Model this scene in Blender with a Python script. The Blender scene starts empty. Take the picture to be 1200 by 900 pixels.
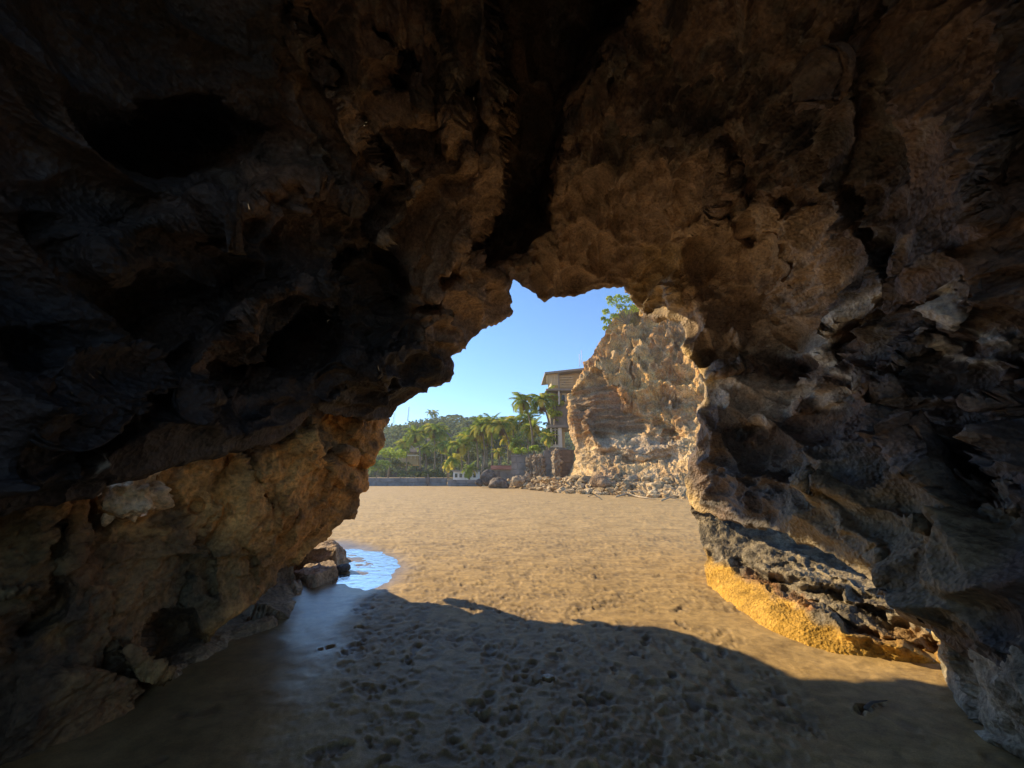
import bpy, bmesh, math, random, time
import numpy as np
from mathutils import Vector, Matrix
T0 = time.time()
random.seed(7)
RNG = np.random.default_rng(7)
scene = bpy.context.scene
COL = scene.collection
R = math.radians

# ------------------------------------------------------------------ camera
PITCH, FPX, EYE = R(14.0), 433.0, 1.6
cam_d = bpy.data.cameras.new("camera")
cam_d.sensor_width = 36.0
cam_d.lens = FPX / 1200.0 * 36.0
cam_d.clip_start, cam_d.clip_end = 0.05, 6000
cam = bpy.data.objects.new("camera", cam_d)
cam.location = (0, 0, EYE)
cam.rotation_euler = (R(90) + PITCH, 0, 0)
COL.objects.link(cam)
scene.camera = cam

# ------------------------------------------------------------------ light
SUN = Vector((-0.74, 0.47, 0.48)).normalized()
SUN_EL = math.asin(SUN.z)
SUN_AZ = math.atan2(SUN.x, SUN.y)          # clockwise from +Y
world = bpy.data.worlds.new("World")
scene.world = world
world.use_nodes = True
wn = world.node_tree
sky = wn.nodes.new('ShaderNodeTexSky')
sky.sky_type = 'NISHITA'
sky.sun_disc = False
sky.sun_elevation = SUN_EL
sky.sun_rotation = SUN_AZ
sky.air_density = 1.0
sky.dust_density = 0.0
sky.ozone_density = 6.0
wn.links.new(sky.outputs[0], wn.nodes['Background'].inputs['Color'])
wn.nodes['Background'].inputs['Strength'].default_value = 0.068
sun_d = bpy.data.lights.new("sun", 'SUN')
sun_d.energy = 2.0
sun_d.angle = R(0.53)
sun_d.color = (1.0, 0.79, 0.47)
sun = bpy.data.objects.new("sun", sun_d)
sun.rotation_euler = SUN.to_track_quat('Z', 'Y').to_euler()
COL.objects.link(sun)
scene.view_settings.view_transform = 'Standard'
scene.view_settings.look = 'None'
scene.view_settings.exposure = 1.98
scene.view_settings.gamma = 1.0
cy = scene.cycles
cy.max_bounces = 10
cy.diffuse_bounces = 7
cy.glossy_bounces = 3
cy.transparent_max_bounces = 8
cy.volume_bounces = 0
cy.use_denoising = True
cy.sample_clamp_indirect = 6

# ------------------------------------------------------------------ maths helpers
cp, sp = math.cos(PITCH), math.sin(PITCH)
AX = np.array([[1, 0, 0], [0, -sp, cp], [0, cp, sp]], float)   # right, up, forward
CAM = np.array([0, 0, EYE])

def pxdir(px, py):
    px = np.asarray(px, float); py = np.asarray(py, float)
    u = (px - 600) / FPX; v = (450 - py) / FPX
    d = u[..., None] * AX[0] + v[..., None] * AX[1] + AX[2]
    return d / np.linalg.norm(d, axis=-1, keepdims=True)
def Pg(px, py, z=0.0):
    d = pxdir(px, py); return CAM + d * ((z - EYE) / d[2])
def PY(px, py, Y):
    d = pxdir(px, py); return CAM + d * (Y / d[1])
def PX(px, py, X):
    d = pxdir(px, py); return CAM + d * (X / d[0])
def dir2q(d):
    a, b, c = d @ AX[0], d @ AX[1], d @ AX[2]
    k = 2 * FPX / (1 + c)
    return np.stack([a * k, b * k], -1)
def q2dir(q):
    s = q / FPX
    r2 = (s ** 2).sum(-1)
    c = (4 - r2) / (4 + r2)
    a = s[..., 0] * (1 + c) / 2; b = s[..., 1] * (1 + c) / 2
    return a[..., None] * AX[0] + b[..., None] * AX[1] + c[..., None] * AX[2]
def dir2px(d):
    a, b, c = d @ AX[0], d @ AX[1], d @ AX[2]
    bad = c < 0.2
    c = np.where(bad, 1, c)
    px = 600 + FPX * a / c; py = 450 - FPX * b / c
    return np.where(bad, 1e5, px), np.where(bad, 1e5, py)
def proj(P):
    d = np.asarray(P, float) - CAM
    return dir2px(d / np.linalg.norm(d, axis=-1, keepdims=True))

_perm = RNG.permutation(256); _perm = np.concatenate([_perm, _perm, _perm])
_g = RNG.normal(size=(256, 3)); _g /= np.linalg.norm(_g, axis=1, keepdims=True)
_j = RNG.random((256, 3))
def perlin(P, s=1.0, off=0.0):
    P = P * s + off
    I = np.floor(P).astype(np.int64); F = P - I
    w = F * F * F * (F * (F * 6 - 15) + 10)
    I &= 255
    res = 0
    for dx in (0, 1):
        wx = w[:, 0] if dx else 1 - w[:, 0]
        a = _perm[(I[:, 0] + dx) & 255]
        for dy in (0, 1):
            wy = w[:, 1] if dy else 1 - w[:, 1]
            b = _perm[(a + I[:, 1] + dy) & 255]
            for dz in (0, 1):
                wz = w[:, 2] if dz else 1 - w[:, 2]
                g = _g[_perm[(b + I[:, 2] + dz) & 255]]
                dot = g[:, 0] * (F[:, 0] - dx) + g[:, 1] * (F[:, 1] - dy) + g[:, 2] * (F[:, 2] - dz)
                res = res + wx * wy * wz * dot
    return res * 1.5
def fbm(P, s, n=4, off=0.0, gain=0.5):
    r = 0; a = 1.0
    for i in range(n):
        r = r + a * perlin(P, s, off + i * 17.3); s *= 2.03; a *= gain
    return r
def ridged(P, s, n=3, off=0.0):
    r = 0; a = 1.0; w = 1.0
    for i in range(n):
        k = 1 - np.abs(perlin(P, s, off + i * 9.7)) * 1.6
        k = np.clip(k, 0, 1) ** 2 * w
        w = np.clip(k * 1.5, 0, 1)
        r = r + a * k; s *= 2.1; a *= 0.5
    return r
def worley(P, s=1.0, off=0.0, two=False):
    P = P * s + off
    I = np.floor(P).astype(np.int64); F = P - I
    f1 = np.full(len(P), 9.0); f2 = np.full(len(P), 9.0)
    for dx in (-1, 0, 1):
        a = _perm[(I[:, 0] + dx) & 255]
        for dy in (-1, 0, 1):
            b = _perm[(a + ((I[:, 1] + dy) & 255))]
            for dz in (-1, 0, 1):
                h = _j[_perm[(b + ((I[:, 2] + dz) & 255)) & 511]]
                d = (h[:, 0] + dx - F[:, 0]) ** 2 + (h[:, 1] + dy - F[:, 1]) ** 2 + (h[:, 2] + dz - F[:, 2]) ** 2
                if two:
                    f2 = np.minimum(f2, np.maximum(f1, d))
                f1 = np.minimum(f1, d)
    if two:
        return np.sqrt(f1), np.sqrt(f2)
    return np.sqrt(f1)
def vwarp(P, s, a, off=0.0):
    return P + a * np.stack([perlin(P, s, off), perlin(P, s, off + 31.1), perlin(P, s, off + 67.7)], -1)
def sstep(a, b, x):
    t = np.clip((x - a) / (b - a), 0, 1); return t * t * (3 - 2 * t)

def inpoly(x, y, poly):
    ins = np.zeros(x.shape, bool)
    n = len(poly)
    for i in range(n):
        x0, y0 = poly[i]; x1, y1 = poly[(i + 1) % n]
        if y0 == y1: continue
        c = (y0 > y) != (y1 > y)
        ins ^= c & (x < (x1 - x0) * (y - y0) / (y1 - y0) + x0)
    return ins
def polydist(x, y, pts, closed=False):
    d = np.full(x.shape, 1e9)
    n = len(pts)
    for i in range(n if closed else n - 1):
        ax, ay = pts[i]; bx, by = pts[(i + 1) % n]
        vx, vy = bx - ax, by - ay
        L = vx * vx + vy * vy + 1e-9
        t = np.clip(((x - ax) * vx + (y - ay) * vy) / L, 0, 1)
        d = np.minimum(d, (x - ax - t * vx) ** 2 + (y - ay - t * vy) ** 2)
    return np.sqrt(d)
def smooth_line(pts, n=6, closed=False):
    P = np.array(pts, float); m = len(P); out = []
    for i in range(m if closed else m - 1):
        if closed:
            p0, p1, p2, p3 = P[i - 1], P[i], P[(i + 1) % m], P[(i + 2) % m]
        else:
            p0, p1, p2, p3 = P[max(i - 1, 0)], P[i], P[i + 1], P[min(i + 2, m - 1)]
        for k in range(n):
            t = k / n
            out.append(0.5 * ((2 * p1) + (-p0 + p2) * t + (2 * p0 - 5 * p1 + 4 * p2 - p3) * t * t + (-p0 + 3 * p1 - 3 * p2 + p3) * t ** 3))
    if not closed: out.append(P[-1])
    return np.array(out)
def jag(pts, amp, step, seed):
    """rough outline: resample, then push along the normal by fractal noise"""
    P = np.array(pts, float); Q = []
    m = len(P)
    for i in range(m):
        a, b = P[i], P[(i + 1) % m]
        k = max(1, int(np.linalg.norm(b - a) / step)) if np.abs(a).max() < 3000 else 4
        for j in range(k): Q.append(a + (b - a) * j / k)
    Q = np.array(Q)
    T = np.roll(Q, -1, 0) - np.roll(Q, 1, 0)
    N = np.stack([-T[:, 1], T[:, 0]], -1); N /= np.linalg.norm(N, axis=1, keepdims=True) + 1e-9
    P3 = np.concatenate([Q, np.full((len(Q), 1), seed * 3.3)], 1)
    h = perlin(P3, 1 / 26.0) + 0.7 * perlin(P3, 1 / 11.0) + 0.5 * perlin(P3, 1 / 5.0)
    return Q + N * (amp * h)[:, None]

def polyin(px, py, pts, w):
    d = polydist(px, py, pts, True) * np.where(inpoly(px, py, pts), 1, -1)
    return sstep(-w, w, d)
def rbf_fit(Q, v, reg=1e-3):
    n = len(Q); r = np.linalg.norm(Q[:, None] - Q[None], axis=-1) / 400
    A = np.zeros((n + 3, n + 3))
    K = r                                  # biharmonic |r|: stays tame far away
    A[:n, :n] = -K + reg * np.eye(n)
    A[:n, n] = 1; A[n, :n] = 1
    A[n + 1, n + 1] = A[n + 2, n + 2] = 1
    b = np.zeros(n + 3); b[:n] = v
    w = np.linalg.solve(A, b)
    def f(X):
        out = np.full(len(X), w[n])
        for i in range(n):
            out -= w[i] * np.sqrt(((X - Q[i]) ** 2).sum(-1) + 9) / 400
        return out
    return f

# ------------------------------------------------------------------ object helpers
def tag(o, label=None, cat=None, group=None, kind=None):
    if label: o['label'] = label
    if cat: o['category'] = cat
    if group: o['group'] = group
    if kind: o['kind'] = kind
    return o
def link(name, me, parent=None, mat=None):
    o = bpy.data.objects.new(name, me); COL.objects.link(o)
    if mat is not None and me is not None and not me.materials: me.materials.append(mat)
    if parent is not None: o.parent = parent
    return o
def empty(name, loc, label, cat, group=None, rz=0):
    o = bpy.data.objects.new(name, None); COL.objects.link(o)
    o.location = loc; o.rotation_euler = (0, 0, rz); o.empty_display_size = 0.3
    return tag(o, label, cat, group)
def np_mesh(name, V, F, smooth=True, attrs=None):
    V = np.asarray(V, np.float32); F = np.asarray(F, np.int32)
    k = F.shape[1]
    me = bpy.data.meshes.new(name)
    me.vertices.add(len(V)); me.vertices.foreach_set('co', V.ravel())
    me.loops.add(F.size); me.loops.foreach_set('vertex_index', F.ravel())
    me.polygons.add(len(F))
    me.polygons.foreach_set('loop_start', np.arange(0, F.size, k, dtype=np.int32))
    me.polygons.foreach_set('loop_total', np.full(len(F), k, np.int32))
    me.polygons.foreach_set('use_smooth', np.full(len(F), smooth))
    me.update(calc_edges=True)
    for n, A in (attrs or {}).items():
        if A.ndim == 1:
            a = me.attributes.new(n, 'FLOAT', 'POINT'); a.data.foreach_set('value', A.astype(np.float32))
        else:
            a = me.attributes.new(n, 'FLOAT_COLOR', 'POINT')
            c = np.ones((len(A), 4), np.float32); c[:, :3] = A; a.data.foreach_set('color', c.ravel())
    return me
def py_mesh(name, V, F, smooth=False):
    me = bpy.data.meshes.new(name); me.from_pydata([tuple(v) for v in V], [], F); me.update()
    if smooth:
        for p in me.polygons: p.use_smooth = True
    return me
def vnormals(V, F):
    a, b, c, d = (V[F[:, i]] for i in range(4))
    n = np.cross(c - a, d - b)
    N = np.zeros_like(V)
    for i in range(4):
        for k in range(3):
            N[:, k] += np.bincount(F[:, i], n[:, k], len(V))
    return N / (np.linalg.norm(N, axis=1, keepdims=True) + 1e-12)

# ------------------------------------------------------------------ materials
def newmat(name):
    m = bpy.data.materials.new(name); m.use_nodes = True
    nt = m.node_tree
    return m, nt, nt.nodes['Principled BSDF']
def N_(nt, t, **kw):
    n = nt.nodes.new(t)
    for k, v in kw.items(): setattr(n, k, v)
    return n
def noise_node(nt, scale, detail=6, rough=0.6, vec=None, dist=0.0):
    n = N_(nt, 'ShaderNodeTexNoise'); n.inputs['Scale'].default_value = scale
    n.inputs['Detail'].default_value = detail; n.inputs['Roughness'].default_value = rough
    n.inputs['Distortion'].default_value = dist
    if vec is not None: nt.links.new(vec, n.inputs['Vector'])
    return n
def ramp(nt, src, stops):
    r = N_(nt, 'ShaderNodeValToRGB'); el = r.color_ramp.elements
    while len(el) > 1: el.remove(el[-1])
    el[0].position = stops[0][0]; el[0].color = (*stops[0][1], 1) if len(stops[0][1]) == 3 else stops[0][1]
    for p, c in stops[1:]:
        e = el.new(p); e.color = (*c, 1)
    nt.links.new(src, r.inputs[0]); return r
def rock_mat(name, fine=1.0, bump=0.5, rough=0.85, spec=0.3, dist=0.02):
    """tint attribute x grain; relief from noise and small pits"""
    m, nt, b = newmat(name)
    at = N_(nt, 'ShaderNodeAttribute', attribute_name='tint')
    geo = N_(nt, 'ShaderNodeNewGeometry')
    pos = geo.outputs['Position']
    n1 = noise_node(nt, 2.3 * fine, 8, 0.65, pos, 0.4)
    n2 = noise_node(nt, 19 * fine, 6, 0.7, pos)
    r1 = ramp(nt, n1.outputs[0], [(0.3, (0.55, 0.55, 0.55)), (0.52, (1, 1, 1)), (0.72, (1.35, 1.3, 1.2))])
    r2 = ramp(nt, n2.outputs[0], [(0.34, (0.55, 0.53, 0.52)), (0.5, (1, 1, 1)), (0.66, (1.4, 1.38, 1.33))])
    m1 = N_(nt, 'ShaderNodeMixRGB', blend_type='MULTIPLY'); m1.inputs[0].default_value = 1
    m2 = N_(nt, 'ShaderNodeMixRGB', blend_type='MULTIPLY'); m2.inputs[0].default_value = 1
    nt.links.new(at.outputs['Color'], m1.inputs[1]); nt.links.new(r1.outputs[0], m1.inputs[2])
    nt.links.new(m1.outputs[0], m2.inputs[1]); nt.links.new(r2.outputs[0], m2.inputs[2])
    nt.links.new(m2.outputs[0], b.inputs['Base Color'])
    vo = N_(nt, 'ShaderNodeTexVoronoi'); vo.inputs['Scale'].default_value = 26 * fine
    vo.feature = 'F1'; nt.links.new(pos, vo.inputs['Vector'])
    n3 = noise_node(nt, 6 * fine, 10, 0.62, pos, 0.25)
    ad = N_(nt, 'ShaderNodeMath', operation='MULTIPLY_ADD')
    nt.links.new(vo.outputs['Distance'], ad.inputs[0]); ad.inputs[1].default_value = 0.35
    nt.links.new(n3.outputs[0], ad.inputs[2])
    bp = N_(nt, 'ShaderNodeBump'); bp.inputs['Strength'].default_value = bump
    bp.inputs['Distance'].default_value = dist * 3
    nt.links.new(ad.outputs[0], bp.inputs['Height'])
    nt.links.new(bp.outputs[0], b.inputs['Normal'])
    b.inputs['Roughness'].default_value = rough
    b.inputs['Specular IOR Level'].default_value = spec
    return m
M_CAVE = rock_mat("cave_rock", 1.0, 0.9, 0.66, 0.35)
M_OCHRE = rock_mat("ochre_rock", 1.0, 0.8, 0.8, 0.3)
M_SLAB = rock_mat("barnacled_rock", 1.6, 0.55, 0.9, 0.2)
M_CLIFF = rock_mat("cliff_rock", 0.3, 0.7, 0.95, 0.1, 0.12)
def flat_mat(name, col, rough=0.8, var=0.25, scale=1.5, bump=0.1, spec=0.3):
    m, nt, b = newmat(name)
    geo = N_(nt, 'ShaderNodeNewGeometry')
    n = noise_node(nt, scale, 6, 0.65, geo.outputs['Position'])
    c = np.array(col)
    r = ramp(nt, n.outputs[0], [(0.3, tuple(c * (1 - var))), (0.7, tuple(c * (1 + var)))])
    nt.links.new(r.outputs[0], b.inputs['Base Color'])
    bp = N_(nt, 'ShaderNodeBump'); bp.inputs['Strength'].default_value = bump
    nt.links.new(n.outputs[0], bp.inputs['Height']); nt.links.new(bp.outputs[0], b.inputs['Normal'])
    b.inputs['Roughness'].default_value = rough; b.inputs['Specular IOR Level'].default_value = spec
    return m
def leaf_mat(name, c1, c2, scale=0.6):
    m, nt, b = newmat(name)
    geo = N_(nt, 'ShaderNodeNewGeometry')
    n = noise_node(nt, scale, 4, 0.6, geo.outputs['Position'])
    r = ramp(nt, n.outputs[0], [(0.35, c1), (0.65, c2)])
    nt.links.new(r.outputs[0], b.inputs['Base Color'])
    b.inputs['Roughness'].default_value = 0.8; b.inputs['Specular IOR Level'].default_value = .15
    tr = N_(nt, 'ShaderNodeBsdfTranslucent'); nt.links.new(r.outputs[0], tr.inputs[0])
    mx = N_(nt, 'ShaderNodeMixShader'); mx.inputs[0].default_value = 0.45
    out = nt.nodes['Material Output']
    nt.links.new(b.outputs[0], mx.inputs[1]); nt.links.new(tr.outputs[0], mx.inputs[2])
    nt.links.new(mx.outputs[0], out.inputs['Surface'])
    return m

# ------------------------------------------------------------------ rock sheets
def ctrl(points):
    """[(world point)] -> q, log range"""
    P = np.array(points, float); d = P - CAM; r = np.linalg.norm(d, axis=1)
    return dir2q(d / r[:, None]), np.log(r)
def apply_features(px, py, r, feats):
    near = np.abs(px) < 3000
    for ft in feats:
        kind, pts, w, amt = ft[:4]
        P = np.array(pts, float)
        mg = w * 5
        sel = near & (px > P[:, 0].min() - mg) & (px < P[:, 0].max() + mg) & (py > P[:, 1].min() - mg) & (py < P[:, 1].max() + mg)
        if not sel.any(): continue
        x, y = px[sel], py[sel]
        # wobble so the lines do not run clean
        Q = np.stack([x, y, np.zeros_like(x)], -1)
        x = x + 7 * perlin(Q, 1 / 30.0, 3.3) + 3 * perlin(Q, 1 / 11.0, 13.3); y = y + 7 * perlin(Q, 1 / 30.0, 43.3) + 3 * perlin(Q, 1 / 11.0, 23.3)
        if kind == 'pocket':
            d = polydist(x, y, pts, True) * np.where(inpoly(x, y, pts), 1, -1)
            r[sel] += amt * sstep(-w * 0.25, w, d)
        else:
            L = smooth_line(pts, 4)
            d = polydist(x, y, L)
            if kind == 'ridge': r[sel] -= amt * np.exp(-np.abs(d) / w)
            elif kind == 'groove': r[sel] += amt * np.exp(-(d / w) ** 2)
    return r
def apply_tints(px, py, col, tints):
    for kind, pts, w, c, a in tints:
        P = np.array(pts, float)
        mg = w * 4
        sel = (px > P[:, 0].min() - mg) & (px < P[:, 0].max() + mg) & (py > P[:, 1].min() - mg) & (py < P[:, 1].max() + mg)
        if not sel.any(): continue
        x, y = px[sel], py[sel]
        Q = np.stack([x, y, np.zeros_like(x)], -1)
        x = x + 9 * perlin(Q, 1 / 24.0, 3.3) + 6 * perlin(Q, 1 / 9.0, 13.3); y = y + 9 * perlin(Q, 1 / 24.0, 43.3) + 6 * perlin(Q, 1 / 9.0, 23.3)
        if kind == 'area':
            d = polydist(x, y, pts, True) * np.where(inpoly(x, y, pts), 1, -1)
            k = sstep(-w, w, d)
        else:
            k = np.exp(-(polydist(x, y, pts) / w) ** 2)
        k = (k * a)[:, None]
        col[sel] = col[sel] * (1 - k) + np.array(c) * k
    return col

def sheet(xs, ys, poly, keep_inside, rangefn, disp, tintfn, curl, feats=(), tints=(), cull_z=-0.8, back_open=None):
    """rock face over the directions xs x ys (stereographic), cut to the outline, its rim rolled back"""
    QX, QY = np.meshgrid(xs, ys)
    q = np.stack([QX.ravel(), QY.ravel()], -1)
    pq = dir2q(pxdir(poly[:, 0], poly[:, 1]))
    ins = inpoly(q[:, 0], q[:, 1], pq)
    if not keep_inside: ins = ~ins
    nx, ny = len(xs), len(ys)
    idx = np.arange(nx * ny).reshape(ny, nx)
    F = np.stack([idx[:-1, :-1], idx[:-1, 1:], idx[1:, 1:], idx[1:, :-1]], -1).reshape(-1, 4)
    F = F[ins[F].all(1)]
    # edges used once
    E = np.concatenate([F[:, [0, 1]], F[:, [1, 2]], F[:, [2, 3]], F[:, [3, 0]]])
    key = np.sort(E, 1); key = key[:, 0].astype(np.int64) * (nx * ny) + key[:, 1]
    u, inv, cnt = np.unique(key, return_inverse=True, return_counts=True)
    BE = E[cnt[inv] == 1]
    i, j = BE % nx, BE // nx
    rim = ~((i == 0) | (i == nx - 1) | (j == 0) | (j == ny - 1)).any(1)
    BE = BE[rim]
    bv = np.unique(BE)
    # snap rim vertices onto the outline
    seg = pq; best = np.full(len(bv), 1e9); tgt = q[bv].copy()
    x, y = q[bv, 0], q[bv, 1]
    n = len(seg)
    for k in range(n):
        ax, ay = seg[k]; bx, by = seg[(k + 1) % n]
        vx, vy = bx - ax, by - ay; L = vx * vx + vy * vy + 1e-9
        t = np.clip(((x - ax) * vx + (y - ay) * vy) / L, 0, 1)
        cx, cy_ = ax + t * vx, ay + t * vy
        d = (x - cx) ** 2 + (y - cy_) ** 2
        m = d < best; best[m] = d[m]; tgt[m, 0] = cx[m]; tgt[m, 1] = cy_[m]
    ok = best < (2.2 * max(xs[nx // 2 + 1] - xs[nx // 2], 0.1)) ** 2 * 4
    q[bv[ok]] = tgt[ok]
    D = q2dir(q)
    used = np.unique(F)
    mapi = np.full(len(q), -1); mapi[used] = np.arange(len(used))
    q, D = q[used], D[used]; F = mapi[F]; BE = mapi[BE]; bv = mapi[bv]
    px, py = dir2px(D)
    r = rangefn(q, D, px, py)
    r0 = r.copy()
    r = apply_features(px, py, r, feats)
    N0 = vnormals(CAM + D * r0[:, None], F)
    V = CAM + D * r[:, None]
    # rim rolled back
    if curl:
        # mean of rim faces gives the direction into the sheet
        C = V[F].mean(1); S = np.zeros_like(V); cn = np.zeros(len(V))
        for k in range(4):
            for a in range(3): S[:, a] += np.bincount(F[:, k], C[:, a], len(V))
            cn += np.bincount(F[:, k], minlength=len(V))
        inn = S / np.maximum(cn, 1)[:, None] - V
        nb = {}
        for a, b in BE: nb.setdefault(a, []).append(b); nb.setdefault(b, []).append(a)
        A = np.array(list(nb.keys())); 
        nbr = np.array([[nb[a][0], nb[a][-1]] for a in A])
        t = inn.copy()
        for _ in range(14):
            t[A] = (t[A] + t[nbr[:, 0]] + t[nbr[:, 1]]) / 3
        t /= np.linalg.norm(t, axis=1, keepdims=True) + 1e-9
        rel = r[:, None] * curl[0]
        prev = {a: a for a in A}; prev_arr = np.arange(len(V))
        base = len(V); Vs = [V]; Fs = [F]; Pxs = [px]; Pys = [py]
        last = np.full(len(V), -1); last[A] = A
        for (ra, ta) in curl[1]:
            newv = V[A] + D[A] * (ra * rel[A]) + t[A] * (ta * rel[A])
            Vs.append(newv); Pxs.append(px[A]); Pys.append(py[A])
            new = np.full(len(V), -1); new[A] = base + np.arange(len(A))
            Fs.append(np.stack([last[BE[:, 1]], last[BE[:, 0]], new[BE[:, 0]], new[BE[:, 1]]], -1))
            last = new; base += len(A)
        V = np.concatenate(Vs); F = np.concatenate(Fs); px = np.concatenate(Pxs); py = np.concatenate(Pys)
    N = vnormals(V, F)
    # normals towards the camera
    fl = ((CAM - V[:len(D)]) * N[:len(D)]).sum(1).mean() < 0
    if fl: N = -N; F = F[:, ::-1]; N0 = -N0
    N[:len(D)] = N[:len(D)] * .4 + N0 * .6
    N /= np.linalg.norm(N, axis=1, keepdims=True) + 1e-9
    dz = disp(V, N, px, py)
    P2 = poly[::3]; sel = (np.abs(px - 600) < 800) & (np.abs(py - 500) < 700)
    rd = polydist(px[sel], py[sel], P2, True)
    dz[sel] *= .35 + .65 * sstep(2, 26 if len(poly) > 400 else 12, rd)
    V2 = V + N * dz[:, None]
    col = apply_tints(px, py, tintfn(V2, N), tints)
    keepf = (V2[F][:, :, 2] > cull_z).any(1)
    if back_open is not None: keepf &= ~((V2[F][:, :, 1] < back_open).all(1))
    F = F[keepf]
    return V2, F, col, px, py
def compact(V, F, *arrs):
    u = np.unique(F); m = np.full(len(V), -1); m[u] = np.arange(len(u))
    return V[u], m[F], *[a[u] for a in arrs]
def axis(lo, hi, step, far=None, g=1.09):
    a = list(np.arange(lo, hi + step * 0.5, step))
    if far:
        s = step; x = a[-1]; out = []
        while x < far: s *= g; x += s; out.append(x)
        s = step; x = a[0]; inn = []
        while x > -far: s *= g; x -= s; inn.append(x)
        a = inn[::-1] + a + out
    return np.array(a)

# ================================================================== CAVE SHELL
void_px = [(-420, 640), (-150, 615), (0, 588), (40, 585), (80, 586), (110, 583), (122, 561), (150, 551), (178, 547), (200, 541), (235, 530), (270, 522),
    (305, 517), (330, 506), (352, 500), (372, 482), (400, 487), (430, 489), (458, 488), (468, 478), (485, 468), (500, 453), (527, 446), (531, 428),
    (529, 418), (541, 405), (552, 394), (568, 383), (577, 376), (589, 372), (595, 366), (594, 355), (598, 340), (603, 328), (612, 332), (622, 340), (630, 349),
    (648, 347), (680, 343), (700, 338), (715, 335), (733, 333), (739, 340), (743, 352), (752, 362), (765, 374), (776, 371), (790, 371), (799, 378),
    (804, 398), (803, 412), (813, 424), (824, 437), (832, 452), (829, 468), (820, 482), (824, 496), (819, 510), (821, 528), (813, 545), (803, 560), (804, 578), (810, 590), (818, 598),
    (850, 607), (880, 613), (909, 621), (932, 630), (955, 640), (976, 651), (997, 664), (1020, 680), (1042, 695), (1066, 706), (1088, 716), (1100, 720), (1115, 735),
    (1150, 770), (1300, 850), (1600, 1100), (1600, 2600), (-900, 2600)]
void_poly = jag(void_px, 2.6, 4.0, 1)
def cave_base(D):
    a = np.where(D[:, 0] < 0, 2.75, 3.3)
    up = np.where(D[:, 2] > 0, 4.9, 6.0)
    f = np.where(D[:, 1] > 0, 7.6, 5.5)
    s = (np.abs(D[:, 0]) / a) ** 3 + (np.abs(D[:, 2]) / up) ** 3 + (np.abs(D[:, 1]) / f) ** 3
    return s ** (-1 / 3.0)
cave_ctrl = [PX(0, 570, -2.75), PX(150, 545, -2.6), PX(270, 510, -2.6), PY(330, 495, 4.2), PY(400, 480, 5.2), PY(457, 483, 6.0), PY(520, 440, 6.2),
    PY(560, 380, 6.5), PY(600, 325, 6.9), PY(640, 340, 8.2), PY(700, 333, 8.6), PY(735, 328, 8.5), PY(765, 368, 8.8), PY(790, 368, 8.0), PY(800, 400, 7.4),
    PY(830, 450, 6.9), PY(820, 490, 6.8), PY(815, 560, 7.2), PY(805, 590, 7.4), PY(850, 603, 6.3), PY(909, 617, 5.2), PY(975, 647, 4.3), PY(1045, 692, 3.6), PX(1100, 716, 3.2),
    PY(450, 380, 5.2), PY(500, 330, 5.4), PY(540, 200, 4.6), PY(470, 220, 4.4), PY(400, 420, 4.4), PX(250, 430, -2.9), PY(560, 330, 6.0),
    PY(860, 340, 6.9), PY(900, 350, 6.5), PY(960, 400, 5.6), PY(900, 460, 6.3), PY(860, 470, 6.7), PY(960, 480, 5.6), PY(880, 560, 6.1), PY(950, 560, 5.2), PY(850, 300, 6.6), PX(1100, 500, 3.9), PX(1000, 600, 3.5), PX(1060, 450, 4.2), PX(1150, 650, 3.0), PX(1100, 300, 3.8),
    PY(740, 260, 6.9), PY(700, 180, 4.9), PY(800, 200, 5.2)]
_q, _lr = ctrl(cave_ctrl)
_b = np.log(cave_base(q2dir(_q)))
_anch = np.array([(x, y) for x in (-900, -500, 0, 500, 900) for y in (-700, 700, 420)] + [(-800, 0), (800, 0), (-440, 100), (-400, 250), (-200, 330), (0, 360), (200, 340), (420, 250)], float)
cave_f = rbf_fit(np.concatenate([_q, _anch]), np.concatenate([_lr - _b, np.zeros(len(_anch))]))
def cave_range(q, D, px, py):
    return cave_base(D) * np.exp(cave_f(q))
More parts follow.
